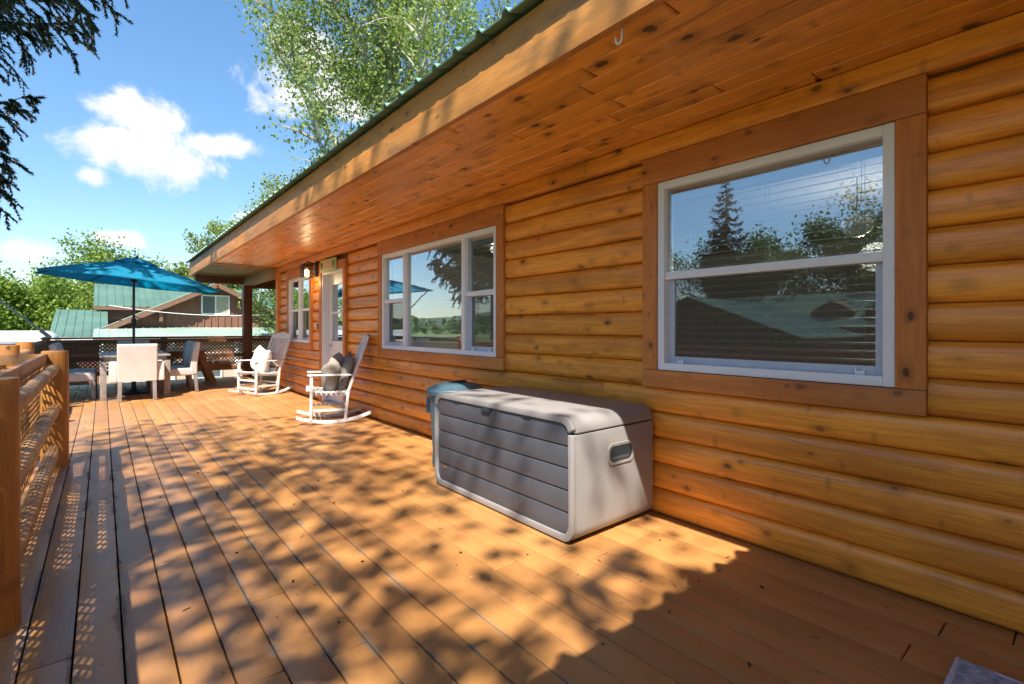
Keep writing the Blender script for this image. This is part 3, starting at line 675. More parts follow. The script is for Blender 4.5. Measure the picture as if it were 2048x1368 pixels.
for nm, par, lc, en in (('pendant_light', pl, (.7, 0, -.2), 14.0),):
    ld = bpy.data.lights.new(nm, 'POINT'); ld.energy = en; ld.color = (1, .86, .68); ld.shadow_soft_size = .12
    lo = bpy.data.objects.new(nm, ld); C.objects.link(lo); lo.parent = par; lo.location = lc
for k, (xx, yy) in enumerate(((4.3, 4.3), (4.3, 5.6), (5.6, 5.0))):
    dl = thing('ceiling_lamp', ('small round recessed ceiling lamp glimpsed through the right part of the middle window', 'small round recessed ceiling lamp glimpsed through the left part of the middle window', 'small round recessed ceiling lamp deeper inside behind the middle window')[k], 'lamp', (xx, yy, 2.468), 0, 'recessed lamps in the room')
    m = MB(); m.lathe([(.085, 0), (.085, -.012), (.065, -.014)], 20); m.build('ring', 'vinyl', dl); m = MB(); m.lathe([(.06, -.015), (.055, -.018)], 20); m.build('lens', 'lamp_lens', dl)
    ld = bpy.data.lights.new('lamp_light', 'POINT'); ld.energy = 3.5; ld.color = (1, .86, .68); ld.shadow_soft_size = .06
    lo = bpy.data.objects.new('lamp_light', ld); C.objects.link(lo); lo.parent = dl; lo.location = (0, 0, -.1)

# ------------------------------------------------------------------ railings
def lattice(p0, p1, z0, z1, off, name, mat, parent, pitch=.062, sw=.022, th=.0026):
    """diagonal lattice between two ground points"""
    p0 = Vector((p0[0], p0[1], 0)); p1 = Vector((p1[0], p1[1], 0)); d = p1 - p0; Lh = d.length; d.normalize(); nrm = Vector((-d.y, d.x, 0)); Hh = z1 - z0
    m = MB(); step = pitch * math.sqrt(2)
    for sgn in (1, -1):
        c = -Hh + .01 if sgn == 1 else .01
        while c < (Lh if sgn == 1 else Lh + Hh):
            s0 = max(0, c) if sgn == 1 else max(0, c - Hh); s1 = min(Lh, c + Hh) if sgn == 1 else min(Lh, c)
            if s1 - s0 > .02:
                q0 = (s0 - c) if sgn == 1 else (c - s0); q1 = (s1 - c) if sgn == 1 else (c - s1)
                o = nrm * (off + (th * 1.1 if sgn == 1 else 0))
                a = p0 + d * s0 + Vector((0, 0, z0 + q0)) + o; b = p0 + d * s1 + Vector((0, 0, z0 + q1)) + o
                m.bar(a, b, th, sw, up=tuple(d))
            c += step
    o = m.build(name, mat, parent); o['kind'] = 'stuff'; return o
def roundpost(parent, x, y, h=1.04, r=.095, mat='rail_post', name='post', seed=0):
    rr = random.Random(seed); m = MB(); m.lathe([(r * 1.02, 0), (r, .1), (r * rr.uniform(.97, 1.02), h * .4), (r * rr.uniform(.96, 1.01), h * .75), (r * .97, h - .012), (r * .93, h)], 28, (x, y, 0))
    return m.build(name, mat, parent, smooth=35)
def peeled_rail(parent, a, b, r, seed, mat='peeled'):
    rr = random.Random(seed); a = Vector(a); b = Vector(b); n = 14; pts = []; rad = []
    for i in range(n):
        t = i / (n - 1); pts.append(a.lerp(b, t) + Vector((rr.uniform(-.003, .003), 0, rr.uniform(-.003, .003)))); rad.append(r * rr.uniform(.97, 1.03) * (.72 if i in (0, n - 1) else (.93 if i in (1, n - 2) else 1)))
    m = MB(); m.tube(pts, rad, 14); return m.build('log_rail', mat, parent, smooth=60)
RX = -.33
rail = thing('deck_railing', 'orange log railing with peeled rails and lattice along the near deck edge', 'railing', (0, 0, 0))
roundpost(rail, RX - .03, 2.93, seed=1); roundpost(rail, RX, 6.05, seed=2); roundpost(rail, RX, -.20, seed=3)
for (ya, yb, sd) in ((2.99, 5.97, 1), (-.11, 2.81, 5)):
    ox = .0 if ya > 0 else -.06
    for z_, rr_ in ((.885, .045), (.535, .050), (.175, .047)): peeled_rail(rail, (RX + ox, ya, z_), (RX + ox, yb, z_ + .004), rr_, sd + int(z_ * 100))
    m = MB(); m.box(RX - .085, RX - .047, ya, yb, .925, 1.02); m.build('top_board', 'rail_board', rail, .005)
    lattice((RX - .095, ya), (RX - .095, yb), .10, .96, 0, 'lattice', 'lattice', rail)
rail2 = thing('deck_railing', 'short orange lattice railing turning away from the second round post', 'railing')
m = MB(); m.box(-1.0, RX - .09, 6.03, 6.068, .925, 1.015); m.build('top_board', 'rail_board', rail2, .005)
lattice((-1.0, 6.05), (RX - .09, 6.05), .10, .93, .03, 'lattice', 'lattice', rail2); roundpost(rail2, -1.02, 6.06, seed=8)
rail3 = thing('deck_railing', 'orange log railing with round posts on the left side of the dining area', 'railing')
for y, sd in ((8.34, 4), (9.95, 5)): roundpost(rail3, -.86, y, h=1.04, r=.10, seed=sd)
for z_ in (.885, .535): peeled_rail(rail3, (-.83, 8.43, z_), (-.83, 9.86, z_), .06, int(z_ * 70))
lattice((-.92, 8.43), (-.92, 9.86), .1, .95, 0, 'lattice', 'lattice', rail3)
m = MB(); m.box(-.91, -.87, 10.05, 13.85, .90, 1.0); m.build('top_board', 'brown_rail', rail3, .005)
lattice((-.92, 10.05), (-.92, 13.85), .22, .9, 0, 'lattice', 'brown_rail', rail3, .057, .027)
m = MB(); m.box(-.91, -.87, 10.05, 13.85, .20, .29); m.build('bottom_board', 'brown_rail', rail3, .005)
rail4 = thing('deck_railing', 'dark brown lattice railing across the far end of the deck', 'railing')
for px in (-.90, 1.10, 2.83 - 1.0, 4.4, 6.1):
    if px in (1.83,): continue
    m = MB(); m.box(px - .06, px + .06, 13.99, 14.11, 0, 1.0); m.build('post', 'brown_post', rail4, .006)
m = MB(); m.box(-.98, 6.2, 13.95, 14.16, 1.002, 1.04); m.build('cap_board', 'brown_rail', rail4, .006)
for (za, zb) in ((.90, .985), (.52, .61), (.20, .29)):
    m = MB(); m.box(-.84, 6.1, 13.97, 14.0, za, zb); m.build('rail_board', 'brown_rail', rail4, .005)
lattice((-.84, 14.06), (6.1, 14.06), .22, .98, 0, 'lattice', 'brown_rail', rail4, .057, .027)
fp = thing('flag_pole', 'grey metal pole slanting up from the corner of the far railing', 'pole', (-.88, 14.0, 1.04))
m = MB(); m.tube([(0, 0, .05), (-1.35, -.15, 1.42)], [.022, .017], 10); m.build('pole', 'steel', fp, smooth=50)
m = MB(); m.tube([(.05, 0, .0), (-.10, -.01, .15)], .036, 10); m.box(-.06, .06, -.05, .05, 0, .02); m.build('bracket', 'steel', fp, smooth=40)

# ------------------------------------------------------------------ storage box
bx = thing('storage_box', 'large taupe plastic deck storage box with dark grey planked front', 'storage box', (2.42, 2.695, 0))
W2, HB, RB = .758, .735, .085
def rrect(y0, y1, z0, z1, r, n=7):
    p_ = []
    for cy, cz, a0 in ((y1 - r, z0 + r, -90), (y1 - r, z1 - r, 0), (y0 + r, z1 - r, 90), (y0 + r, z0 + r, 180)):
        for i in range(n + 1):
            a = R(a0 + 90 * i / n); p_.append((cy + r * math.cos(a), cz + r * math.sin(a)))
    return p_
def clipz(poly, z, keep_low):
    o = []; n = len(poly)
    for i in range(n):
        a, b = poly[i], poly[(i + 1) % n]; ia = (a[1] <= z) == keep_low; ib = (b[1] <= z) == keep_low
        if ia: o.append(a)
        if ia != ib: t = (z - a[1]) / (b[1] - a[1]); o.append((a[0] + t * (b[0] - a[0]), z))
    return o
ring = rrect(-W2, W2, .012, HB, RB); ZS = .638
XF, XB = -.37, .40
def ringpart(z, low, name, mat, x0, x1, inner):
    """frame ring between outer profile and inset profile, open towards the seam"""
    outer = clipz(ring, z, low); inn = clipz(rrect(-W2 + inner, W2 - inner, .012 + inner, HB - inner, RB - inner * .6), z, low)
    # order both as open polylines from seam point to seam point
    def openl(pl):
        idx = [i for i, q in enumerate(pl) if abs(q[1] - z) < 1e-6]
        n = len(pl); i0 = max(idx, key=lambda i: pl[i][0]) if not low else min(idx, key=lambda i: pl[i][0])
        l = [pl[(i0 + k) % n] for k in range(n)]; return l
    a, b = openl(outer), openl(inn); n = min(len(a), len(b)); vs = []
    a, b = a[:n], b[:n]
    for xx in (x0, x1):
        vs += [(xx, q[0], q[1]) for q in a] + [(xx, q[0], q[1]) for q in b]
    fs = []
    for i in range(n - 1):
        fs += [(i, i + 1, n + i + 1, n + i), (2 * n + i, 3 * n + i, 3 * n + i + 1, 2 * n + i + 1), (i, 2 * n + i, 2 * n + i + 1, i + 1), (n + i, n + i + 1, 3 * n + i + 1, 3 * n + i)]
    fs += [(0, n, 3 * n, 2 * n), (n - 1, 3 * n - 1, 4 * n - 1, 2 * n - 1)]
    m = MB(); m.add(vs, fs); return m.build(name, mat, bx, .006, 2, 40)
m = MB(); m.prism(clipz(ring, ZS - .004, True), XF + .03, XB, 'yzx'); m.build('body', 'taupe', bx, .008, 2, 35)
m = MB(); m.prism(clipz(ring, ZS + .004, False), XF + .03, XB, 'yzx'); m.build('lid', 'taupe', bx, .008, 2, 35)
m = MB(); m.prism([(y_ * .985, z_) for y_, z_ in clipz(clipz(ring, ZS + .006, True), ZS - .006, False)], XF + .05, XB - .01, 'yzx'); m.build('seam', 'bin_dark', bx)
ringpart(ZS - .004, True, 'front_frame', 'taupe', XF, XF + .0299, .040)
ringpart(ZS + .004, False, 'front_frame', 'taupe', XF, XF + .0299, .040)
inn = rrect(-W2 + .043, W2 - .043, .055, HB - .043, RB - .026)
nz = 5; zs_ = np.linspace(.055, HB - .043, nz + 1)
for i in range(nz):
    pl_ = inn
    if i > 0: pl_ = clipz(pl_, zs_[i] + .004, False)
    if i < nz - 1: pl_ = clipz(pl_, zs_[i + 1] - .004, True)
    m = MB(); m.prism(pl_, XF + .011, XF + .029, 'yzx'); m.build('front_panel', 'charcoal', bx, .006, 2, 40)
m = MB(); m.box(XF + .0295, XF + .0299, -W2 + .05, W2 - .05, .06, HB - .05); m.build('front_backing', 'bin_dark', bx)
m = MB(); m.box(XF - .006, XF + .012, .02, .12, HB - .072, HB - .045); m.build('latch', 'bin_dark', bx, .004)
m = MB()
for k in range(6):
    if k % 2: m.box(XF + .002, XF + .01, -.55 + k * .2 - .04, -.55 + k * .2 + .04, HB - .050, HB - .044)
m.build('hinge_tabs', 'bin_dark', bx)
m = MB(); m.box(XF + .008, XF + .0125, .585, .635, .155, .168); m.box(XF + .008, XF + .0125, .600, .615, .168, .173); m.build('badge', 'badge', bx)
# side handle, its recess shade coloured onto a flat dark face (near end)
hx, hz, hw, hh = .06, .475, .11, .048
def rr2(cx_, cz_, w_, h_, r): return [(a + cx_, b + cz_) for a, b in rrect(-w_, w_, -h_, h_, r, 5)]
for s in (-1, 1):
    o_, i_ = rr2(hx, hz, hw + .018, hh + .018, .045), rr2(hx, hz, hw, hh, .035); n = len(o_); y0_ = s * W2; vs = []
    for yy, pl_ in ((y0_ - s * .002, o_), (y0_ + s * .007, [(a * .93 + b * .07, c * .93 + d * .07) for (a, c), (b, d) in zip(o_, i_)]), (y0_ + s * .005, i_), (y0_ - s * .004, i_)): vs += [(a, yy, b) for a, b in pl_]
    fs = [(k * n + i, k * n + (i + 1) % n, (k + 1) * n + (i + 1) % n, (k + 1) * n + i) for k in range(3) for i in range(n)]
    m = MB(); m.add(vs, fs); m.build('handle', 'taupe', bx, smooth=50)
    m = MB(); m.add([(a, y0_ + s * .0015, b) for a, b in i_], [tuple(range(n))]); m.build('recess_shade', 'bin_dark', bx)
    m = MB(); m.box(hx - .09, hx + .075, y0_ + s * .0016, y0_ + s * .006, hz - .042, hz - .018); m.build('handle_grip', 'charcoal', bx, .002)

# ------------------------------------------------------------------ trash bin
bn = thing('trash_bin', 'blue-grey plastic trash bin with domed lid behind the storage box', 'trash bin', (2.49, 3.82, 0)); bn.scale = (.93, .93, .93)
m = MB(); m.lathe([(.21, 0), (.215, .01), (.232, .30), (.25, .60), (.252, .66), (.27, .665), (.272, .70), (.255, .705)], 36); m.build('body', 'bin_blue', bn, smooth=35)
m = MB(); m.lathe([(.285, .70), (.288, .735), (.275, .755), (.25, .765), (.20, .79), (.10, .805), (.02, .808)], 36); m.build('lid', 'bin_blue', bn, smooth=35)
m = MB(); m.bar((-.08, -.02, .812), (.10, -.02, .812), .06, .025); m.build('lid_handle', 'bin_dark', bn, .008)
for a in (0, math.pi):
    m = MB(); c, s = math.cos(a - .9), math.sin(a - .9); m.box(-.05, .05, -.02, .025, .50, .66, Matrix.Rotation(a - .9 - math.pi / 2, 4, 'Z') @ Matrix.Translation((0, .265, 0))); m.build('handle', 'bin_blue', bn, .01)
for a in np.linspace(0, 2 * math.pi, 10, endpoint=False):
    m = MB(); m.box(-.012, .012, -.004, .012, .02, .60, Matrix.Rotation(a, 4, 'Z') @ Matrix.Translation((0, .222, 0)) @ Matrix.Rotation(R(3.2), 4, 'X')); m.build('rib', 'bin_blue', bn, .004)

# ------------------------------------------------------------------ rocking chairs (front is local +x)
def rocker(label, loc, rz):
    t = thing('rocking_chair', label, 'rocking chair', loc, rz, 'white rocking chairs by the cabin wall')
    wy = .27
    for s in (-1, 1):
        m = MB(); rad = 1.25; pts = []
        for k in range(15):
            a = -.40 + .76 * k / 14; pts.append((rad * math.sin(a) - .03, s * wy, .022 + rad * (1 - math.cos(a))))
        for p_, q_ in zip(pts, pts[1:]): pass
        up = [(p_[0], p_[1] - .016, p_[2] - .022) for p_ in pts]; n = len(pts)
        vs = []
        for dy in (-.016, .016):
            for dz in (-.022, .022): vs += [(p_[0], p_[1] + dy, p_[2] + dz) for p_ in pts]
        fs = []
        for k in range(n - 1):
            for a_, b_ in ((0, 1), (1, 3), (3, 2), (2, 0)): fs.append((a_ * n + k, a_ * n + k + 1, b_ * n + k + 1, b_ * n + k))
        fs += [(0, n, 3 * n, 2 * n), (n - 1, 3 * n - 1, 4 * n - 1, 2 * n - 1)]
        m.add(vs, fs); m.build('runner', 'white_paint', t, .006)
        m = MB(); m.bar((.235, s * wy, .05), (.225, s * wy, .62), .042, .034); m.build('front_leg', 'white_paint', t, .005)
        m = MB(); m.bar((-.185, s * wy, .045), (-.225, s * wy, .43), .042, .034); m.bar((-.222, s * wy, .41), (-.475, s * wy, 1.13), .042, .034); m.build('back_post', 'white_paint', t, .005)
        m = MB(); m.box(-.33, .29, s * wy - .035, s * wy + .035, .622, .642, Matrix.Rotation(R(-1), 4, 'Y')); m.build('armrest', 'white_paint', t, .007)
        m = MB(); m.bar((.235, s * wy * .99, .18), (-.19, s * wy * .99, .17), .022, .032); m.build('stretcher', 'white_paint', t, .004)
        m = MB(); m.bar((.25, s * (wy - .035), .40), (-.23, s * (wy - .035), .375), .022, .05); m.build('seat_rail', 'white_paint', t, .004)
    for (xx, zz) in ((.235, .28), (.235, .13), (-.20, .22)):
        m = MB(); m.bar((xx, -wy, zz), (xx, wy, zz), .020, .034); m.build('stretcher', 'white_paint', t, .004)
    for k in range(9):
        f = k / 8; xx = .27 - .49 * f; zz = .438 - .028 * f - .02 * math.sin(f * math.pi)
        m = MB(); m.bar((xx, -wy - .008, zz), (xx, wy + .008, zz), .045, .016); m.build('seat_slat', 'white_paint', t, .004)
    ax = Vector((-.253, 0, .72)); o0 = Vector((-.245, 0, .46))
    def back(f): return Vector((-.24 - .245 * f, 0, .455 + .70 * f))
    m = MB(); pr = []; 
    for k in range(13):
        yy = -.25 + .5 * k / 12; pr.append((yy, .035 * math.cos(yy / .25 * 1.45)))
    b0, b1 = back(.84), back(.95); dirv = (back(1) - back(0)).normalized(); nn = Vector((dirv.z, 0, -dirv.x))
    vs = []
    for o_ in (-.01, .01):
        for yy, hh_ in pr: vs.append(b0 + nn * o_ + Vector((0, yy, 0)))
        for yy, hh_ in pr: vs.append(b1 + dirv * hh_ + nn * o_ + Vector((0, yy, 0)))
    n = 13; fs = []
    for k in range(n - 1): fs += [(k, k + 1, n + k + 1, n + k), (2 * n + k, 3 * n + k, 3 * n + k + 1, 2 * n + k + 1), (k, 2 * n + k, 2 * n + k + 1, k + 1), (n + k, n + k + 1, 3 * n + k + 1, 3 * n + k)]
    fs += [(0, n, 3 * n, 2 * n), (n - 1, 3 * n - 1, 4 * n - 1, 2 * n - 1)]
    m.add(vs, fs); m.build('crest_rail', 'white_paint', t, .004)
    m = MB(); m.bar(back(.12) + Vector((0, -wy, 0)), back(.12) + Vector((0, wy, 0)), .02, .05); m.build('lower_rail', 'white_paint', t, .004)
    for k in range(7):
        yy = -.195 + .065 * k
        m = MB(); m.bar(back(.12) + Vector((0, yy, 0)), back(.86) + Vector((0, yy, 0)), .036, .012, (1, 0, 0)); m.build('back_slat', 'white_paint', t, .003)
    return t
def pillow(name, label, mat, loc, rot, sx=.46, sz=.46, th=.17, seed=0):
    n = 20; r = np.random.default_rng(seed); vs = []; fs = []
    ph = r.uniform(0, 6, 8)
    for side in (1, -1):
        for i in range(n + 1):
            for j in range(n + 1):
                a = i / n * 2 - 1; b = j / n * 2 - 1
                pin = 1 - .10 * (1 - a * a) * abs(b) ** 3 * 0 
                xx = a * (1 - .09 * (1 - b * b) * abs(a) ** 2); zz = b * (1 - .09 * (1 - a * a) * abs(b) ** 2)
                h = ((1 - abs(a) ** 3.2) * (1 - abs(b) ** 3.2)) ** .5
                h *= 1 + .07 * math.sin(a * 5 + ph[0] + b * 3) + .06 * math.sin(b * 7 + ph[1] - a * 4)
                vs.append((xx * sx / 2, side * h * th / 2, zz * sz / 2 - .03 * (1 - a * a) * (b > 0) * b))
    q = (n + 1) ** 2
    for s in range(2):
        for i in range(n):
            for j in range(n):
                a = s * q + i * (n + 1) + j; f = (a, a + 1, a + n + 2, a + n + 1); fs.append(f if s else tuple(reversed(f)))
    me = bpy.data.meshes.new(name); me.from_pydata(vs, [], fs)
    bm = bmesh.new(); bm.from_mesh(me); bmesh.ops.remove_doubles(bm, verts=bm.verts, dist=1e-4)
    for f in bm.faces: f.smooth = True
    bm.to_mesh(me); bm.free()
    o = put(name, me, mat, None, loc); o.rotation_euler = rot
    return tag(o, label, 'pillow')
CH1 = Vector((2.36, 6.72, 0)); A1 = R(163)
rocker('white wooden rocking chair holding grey pillows, nearer to the storage box', CH1, A1)
CH2 = Vector((2.26, 10.15, 0)); A2 = R(200)
rocker('white wooden rocking chair holding a cream pillow, beside the far window', CH2, A2)
def on(ch, a, p_): return ch + Matrix.Rotation(a, 3, 'Z') @ Vector(p_)
# pillow local: thin axis y, up z; turn so thin axis faces chair front (+x)
pillow('pillow', 'plump grey-beige pillow leaning in front on the nearer rocking chair', 'pillow_grey', on(CH1, A1, (-.05, .01, .625)), (R(-8), R(20), A1 + R(66)), .49, .47, .24, 1)
pillow('pillow', 'dark grey pillow behind the beige one on the nearer rocking chair', 'pillow_dark', on(CH1, A1, (-.215, .0, .68)), (R(-18), R(5), A1 + R(90)), .48, .48, .15, 2)
pillow('pillow', 'cream white pillow resting on the rocking chair by the far window', 'pillow_white', on(CH2, A2, (-.06, -.03, .645)), (R(-12), R(10), A2 + R(78)), .50, .49, .25, 3)

# ------------------------------------------------------------------ dining set
def dchair(label, loc, rz, arms=False, backmat='cream'):
    """front is local +x"""
    t = thing('dining_chair', label, 'chair', loc, rz, 'cream dining chairs round the patio table')
    m = MB(); m.box(-.25, .27, -.27, .27, .33, .47); m.build('seat', 'cream', t, .028, 3)
    m = MB(); m.prism([(-.27, .33), (-.16, .40), (-.165, .60), (-.20, .80), (-.245, .955), (-.29, .975), (-.33, .955), (-.30, .75), (-.275, .55)], -.275, .275, 'xzy'); m.build('backrest', backmat, t, .02, 3)
    m = MB(); m.prism([(-.155, .48), (-.16, .60), (-.196, .80), (-.240, .953), (-.2385, .953), (-.1945, .80), (-.1585, .60), (-.1535, .48)], -.012, .012, 'xzy'); m.build('back_stripe', 'cream_dark', t)
    for s in (-1, 1):
        for xx in (-.24, .235):
            m = MB(); m.bar((xx, s * .235, .335), (xx + (-.03 if xx < 0 else .01), s * .24, 0), .055, .055, (0, 1, 0)); m.build('leg', 'grey_legs', t, .004)
        if arms:
            m = MB(); m.prism([(-.24, .33), (.26, .33), (.27, .63), (.24, .665), (-.22, .665)], s * .285 - .055 + s * .04, s * .285 + .055 + s * .04 - s * .0, 'xzy'); m.build('armrest', 'cream', t, .02, 3)
    return t
tb = thing('dining_table', 'grey wooden patio dining table under the blue umbrella', 'table', (.46, 11.88, 0))
for k in range(7):
    m = MB(); a = -.5 + k / 7; m.box(a + .0015, a + 1 / 7 - .0015, -.95, .95, .735, .765)
    m.build('plank', 'table_grey', tb, .003)
m = MB(); m.box(-.44, .44, -.90, -.87, .66, .733); m.box(-.44, .44, .87, .90, .66, .733); m.box(-.45, -.42, -.868, .868, .66, .733); m.box(.42, .45, -.868, .868, .66, .733); m.build('apron', 'table_grey', tb)
for sx_ in (-1, 1):
    for sy_ in (-1, 1):
        m = MB(); m.box(sx_ * .45 - .045, sx_ * .45 + .045, sy_ * .90 - .045, sy_ * .90 + .045, 0, .6595); m.build('leg', 'table_grey', tb, .004)
dchair('cream armchair with its back to the viewer at the near end of the table', (.46, 10.80, 0), R(90), True)
dchair('cream chair at the far end of the table, half hidden by the armchair', (.52, 13.12, 0), R(-90), False)
dchair('cream chair on the left of the table, behind the round railing post', (-.36, 11.42, 0), R(0))
dchair('cream chair on the left of the table, farther from the viewer', (-.36, 12.25, 0), R(-3))
dchair('cream chair on the right of the table, nearer to the viewer', (1.13, 11.55, 0), R(184))
dchair('cream chair on the right of the table, nearer to the picnic table', (1.13, 12.32, 0), R(178))
# umbrella
um = thing('patio_umbrella', 'open teal blue patio umbrella with dark pole above the dining table', 'umbrella', (.46, 11.88, 0))
m = MB(); m.tube([(0, 0, .08), (0, 0, 2.05)], .022, 14); m.build('pole', 'pole_dark', um, smooth=50)
m = MB(); m.lathe([(.03, 1.28), (.042, 1.30), (.042, 1.40), (.03, 1.42)], 14); m.tube([(0, -.04, 1.35), (.0, -.09, 1.35), (.0, -.09, 1.29)], .009, 8); m.build('crank', 'pole_dark', um, smooth=40)
m = MB(); m.lathe([(.26, 0), (.26, .03), (.12, .07), (.04, .09), (.035, .30), (.02, .31)], 28); m.build('base', 'pole_dark', um, smooth=35)
tilt = Matrix.Translation((0, 0, 2.05)) @ Matrix.Rotation(R(4.6), 4, Vector((math.sin(R(-39.6)) * 1 * -1, math.cos(R(-39.6)) * 1, 0)).normalized()) @ Matrix.Rotation(R(-2.6), 4, Vector((.771, -.637, 0)))
CR, CT, CZ = 1.47, .47, .06
m = MB(); m.tube([tilt @ Vector((0, 0, 0)), tilt @ Vector((0, 0, CT - .02))], .019, 12); m.build('upper_pole', 'pole_dark', um, smooth=50)
def cano(f, th_, k):
    """radius fraction f at angle th_"""
    return f
a0 = R(22 - 39.6)
vdir = [Vector((math.cos(a0 + k * math.pi / 4), math.sin(a0 + k * math.pi / 4), 0)) for k in range(8)]
def cpt(k, f, s):
    """point on panel k: f radial 0..1, s 0..1 across"""
    a, b = vdir[k], vdir[(k + 1) % 8]; d = a.lerp(b, s) * CR * f
    z = CZ + (CT - CZ) * (1 - f ** 1.25) - .028 * math.sin(math.pi * s) * math.sin(math.pi * min(1, f)) * 1.0
    d *= 1 - .02 * math.sin(math.pi * s) * f ** 6
    return tilt @ Vector((d.x, d.y, z))
for k in range(8):
    fsx = (.16, .3, .45, .6, .75, .88, 1.0); ss = (0, .17, .33, .5, .67, .83, 1.0)
    vs = [cpt(k, f, s) for f in fsx for s in ss]; n = len(ss)
    vs += [cpt(k, 1.0, s) - Vector((0, 0, .018)) for s in ss]
    fs = [(i * n + j, i * n + j + 1, (i + 1) * n + j + 1, (i + 1) * n + j) for i in range(len(fsx)) for j in range(n - 1)]
    q = MB(); q.add(vs, fs); q.build('canopy_panel', 'canopy', um, smooth=30)
    e0, e1 = tilt @ (vdir[k] * .03 + Vector((0, 0, CT - .03))), cpt(k, .995, 0) - Vector((0, 0, .012))
    q = MB(); q.tube([e0, cpt(k, .5, 0) - Vector((0, 0, .012)), e1], .008, 6); q.build('rib', 'pole_dark', um)
    q = MB(); q.tube([tilt @ (vdir[k] * .03 + Vector((0, 0, .10))), cpt(k, .45, 0) - Vector((0, 0, .014))], .006, 6); q.build('strut', 'pole_dark', um)
vs = [tilt @ Vector((d.x * r_, d.y * r_, z)) for r_, z in ((.02, CT + .055), (.18, CT + .025), (.36, CT - .045)) for d in vdir]
m = MB(); m.add(vs, [(i * 8 + j, i * 8 + (j + 1) % 8, (i + 1) * 8 + (j + 1) % 8, (i + 1) * 8 + j) for i in range(2) for j in range(8)] + [tuple(range(8))]); m.build('vent_cap', 'canopy', um, smooth=30)
m = MB(); m.lathe([(.022, .0), (.03, .02), (.018, .05), (.004, .06)], 12, tuple(tilt @ Vector((0, 0, CT + .045)))); m.build('finial', 'pole_dark', um, smooth=40)
m = MB(); m.lathe([(.045, .07), (.05, .10), (.03, .13)], 12, (0, 0, 2.03)); m.build('hub', 'pole_dark', um)

# picnic table (long axis local y, A-legs at both ends)
pt = thing('picnic_table', 'brown wooden picnic table with attached benches by the far railing', 'picnic table', (1.44, 13.30, 0), R(-2))
for k in range(5):
    m = MB(); a = -.36 + k * .145; m.box(a, a + .138, -.62, .62, .72, .757); m.build('plank', 'picnic', pt, .005)
for s in (-1, 1):
    for k in range(2):
        m = MB(); a = s * .74 - .135 + k * .138; m.box(a, a + .13, -.62, .62, .425, .462); m.build('bench_plank', 'picnic', pt, .005)
    yy = s * .45
    for q_ in (-1, 1):
        m = MB(); m.bar((q_ * .24, yy + q_ * .0, .715), (q_ * .50, yy, 0.0), .045, .13, (1, 0, 0)); m.build('leg', 'picnic', pt, .005)
    m = MB(); m.box(-.86, .86, yy + .025, yy + .062, .29, .422); m.build('bench_beam', 'picnic', pt, .005)
    m = MB(); m.box(-.34, .34, yy + .025, yy + .062, .60, .718); m.build('top_beam', 'picnic', pt, .005)
# door mat at the near right corner
mt = thing('door_mat', 'blue-grey woven door mat at the bottom right corner of the deck', 'mat', (2.05, .03, 0))
n1_, n2_ = 24, 20; vs = []; rm = random.Random(2)
for i in range(n1_ + 1):
    for j in range(n2_ + 1): vs.append((-.40 + .80 * i / n1_, -.33 + .66 * j / n2_, .012 + rm.uniform(0, .003) + (.012 * max(0, (i / n1_ - .85) / .15) * (j / n2_) ** 2)))
m = MB(); m.add(vs, [(i * (n2_ + 1) + j, (i + 1) * (n2_ + 1) + j, (i + 1) * (n2_ + 1) + j + 1, i * (n2_ + 1) + j + 1) for i in range(n1_) for j in range(n2_)]); m.build('weave', 'mat', mt)
m = MB(); m.box(-.40, .388, -.33, .318, .002, .0105); m.build('backing', 'mat_edge', mt)
for (a, b) in (((-.40, .33), (.40, .33)), ((.40, .33), (.40, -.33))):
    m = MB(); m.tube([(a[0], a[1], .014), ((a[0] + b[0]) / 2, (a[1] + b[1]) / 2, .014), (b[0], b[1], .016)], .009, 8); m.build('hem', 'mat_edge', mt, smooth=60)
# debris specks on the deck: fallen needles and bud scales
m = MB(); rd = random.Random(9)
for k in range(170):
    xx, yy = rd.uniform(-.2, 2.8), rd.uniform(.6, 9) ** 1.0; a = rd.uniform(0, 3.14); l = rd.choice((.005, .007, .01, .015, .03)) ; ww = rd.uniform(.002, .004) if l > .015 else l * .5
    if 2.03 < xx and 1.95 < yy < 3.5: continue
    m.bar((xx, yy, .004), (xx + l * math.cos(a), yy + l * math.sin(a), .005), ww, ww * .7)
tag(m.build('fallen_needles', 'debris'), 'scattered dry needles and bud scales on the deck boards', 'debris', kind='stuff')

# ------------------------------------------------------------------ neighbouring house
nb = thing('neighbour_house', 'brown board-and-batten house with green metal roofs beyond the far railing', 'house', (4.6, 30, GZ))
def nput(o): o.matrix_parent_inverse = Matrix.Translation((-4.6, -30, -GZ)); return o
GY = 30.0; AX, AZ = 4.6, 3.50; SLP = .51
m = MB()
m.add([(-.1, GY, GZ), (9.3, GY, GZ), (9.3, GY, AZ - SLP * 4.7), (AX, GY, AZ), (-.1, GY, AZ - SLP * 4.7), (-.1, 36, GZ), (9.3, 36, GZ), (9.3, 36, AZ - SLP * 4.7), (AX, 36, AZ), (-.1, 36, AZ - SLP * 4.7)],
      [(0, 1, 2, 3, 4), (9, 8, 7, 6, 5), (0, 4, 9, 5), (1, 6, 7, 2)]); nput(m.build('wall', 'brown_wall', nb))
m = MB(); m.box(.1, 14, 33.0, 39, GZ, 2.34); nput(m.build('wall', 'brown_wall', nb))
m = MB()
for xx in np.arange(.0, 9.3, .31):
    zt = AZ - SLP * abs(xx - AX) - .02
    if 3.85 < xx < 5.3: m.box(xx - .032, xx + .032, GY - .05, GY, .9, 1.88); m.box(xx - .032, xx + .032, GY - .05, GY, 3.02, zt)
    else: m.box(xx - .032, xx + .032, GY - .05, GY, GZ, zt)
for xx in np.arange(.2, 14, .31): m.box(xx - .025, xx + .025, 32.97, 33.0, GZ, 2.33)
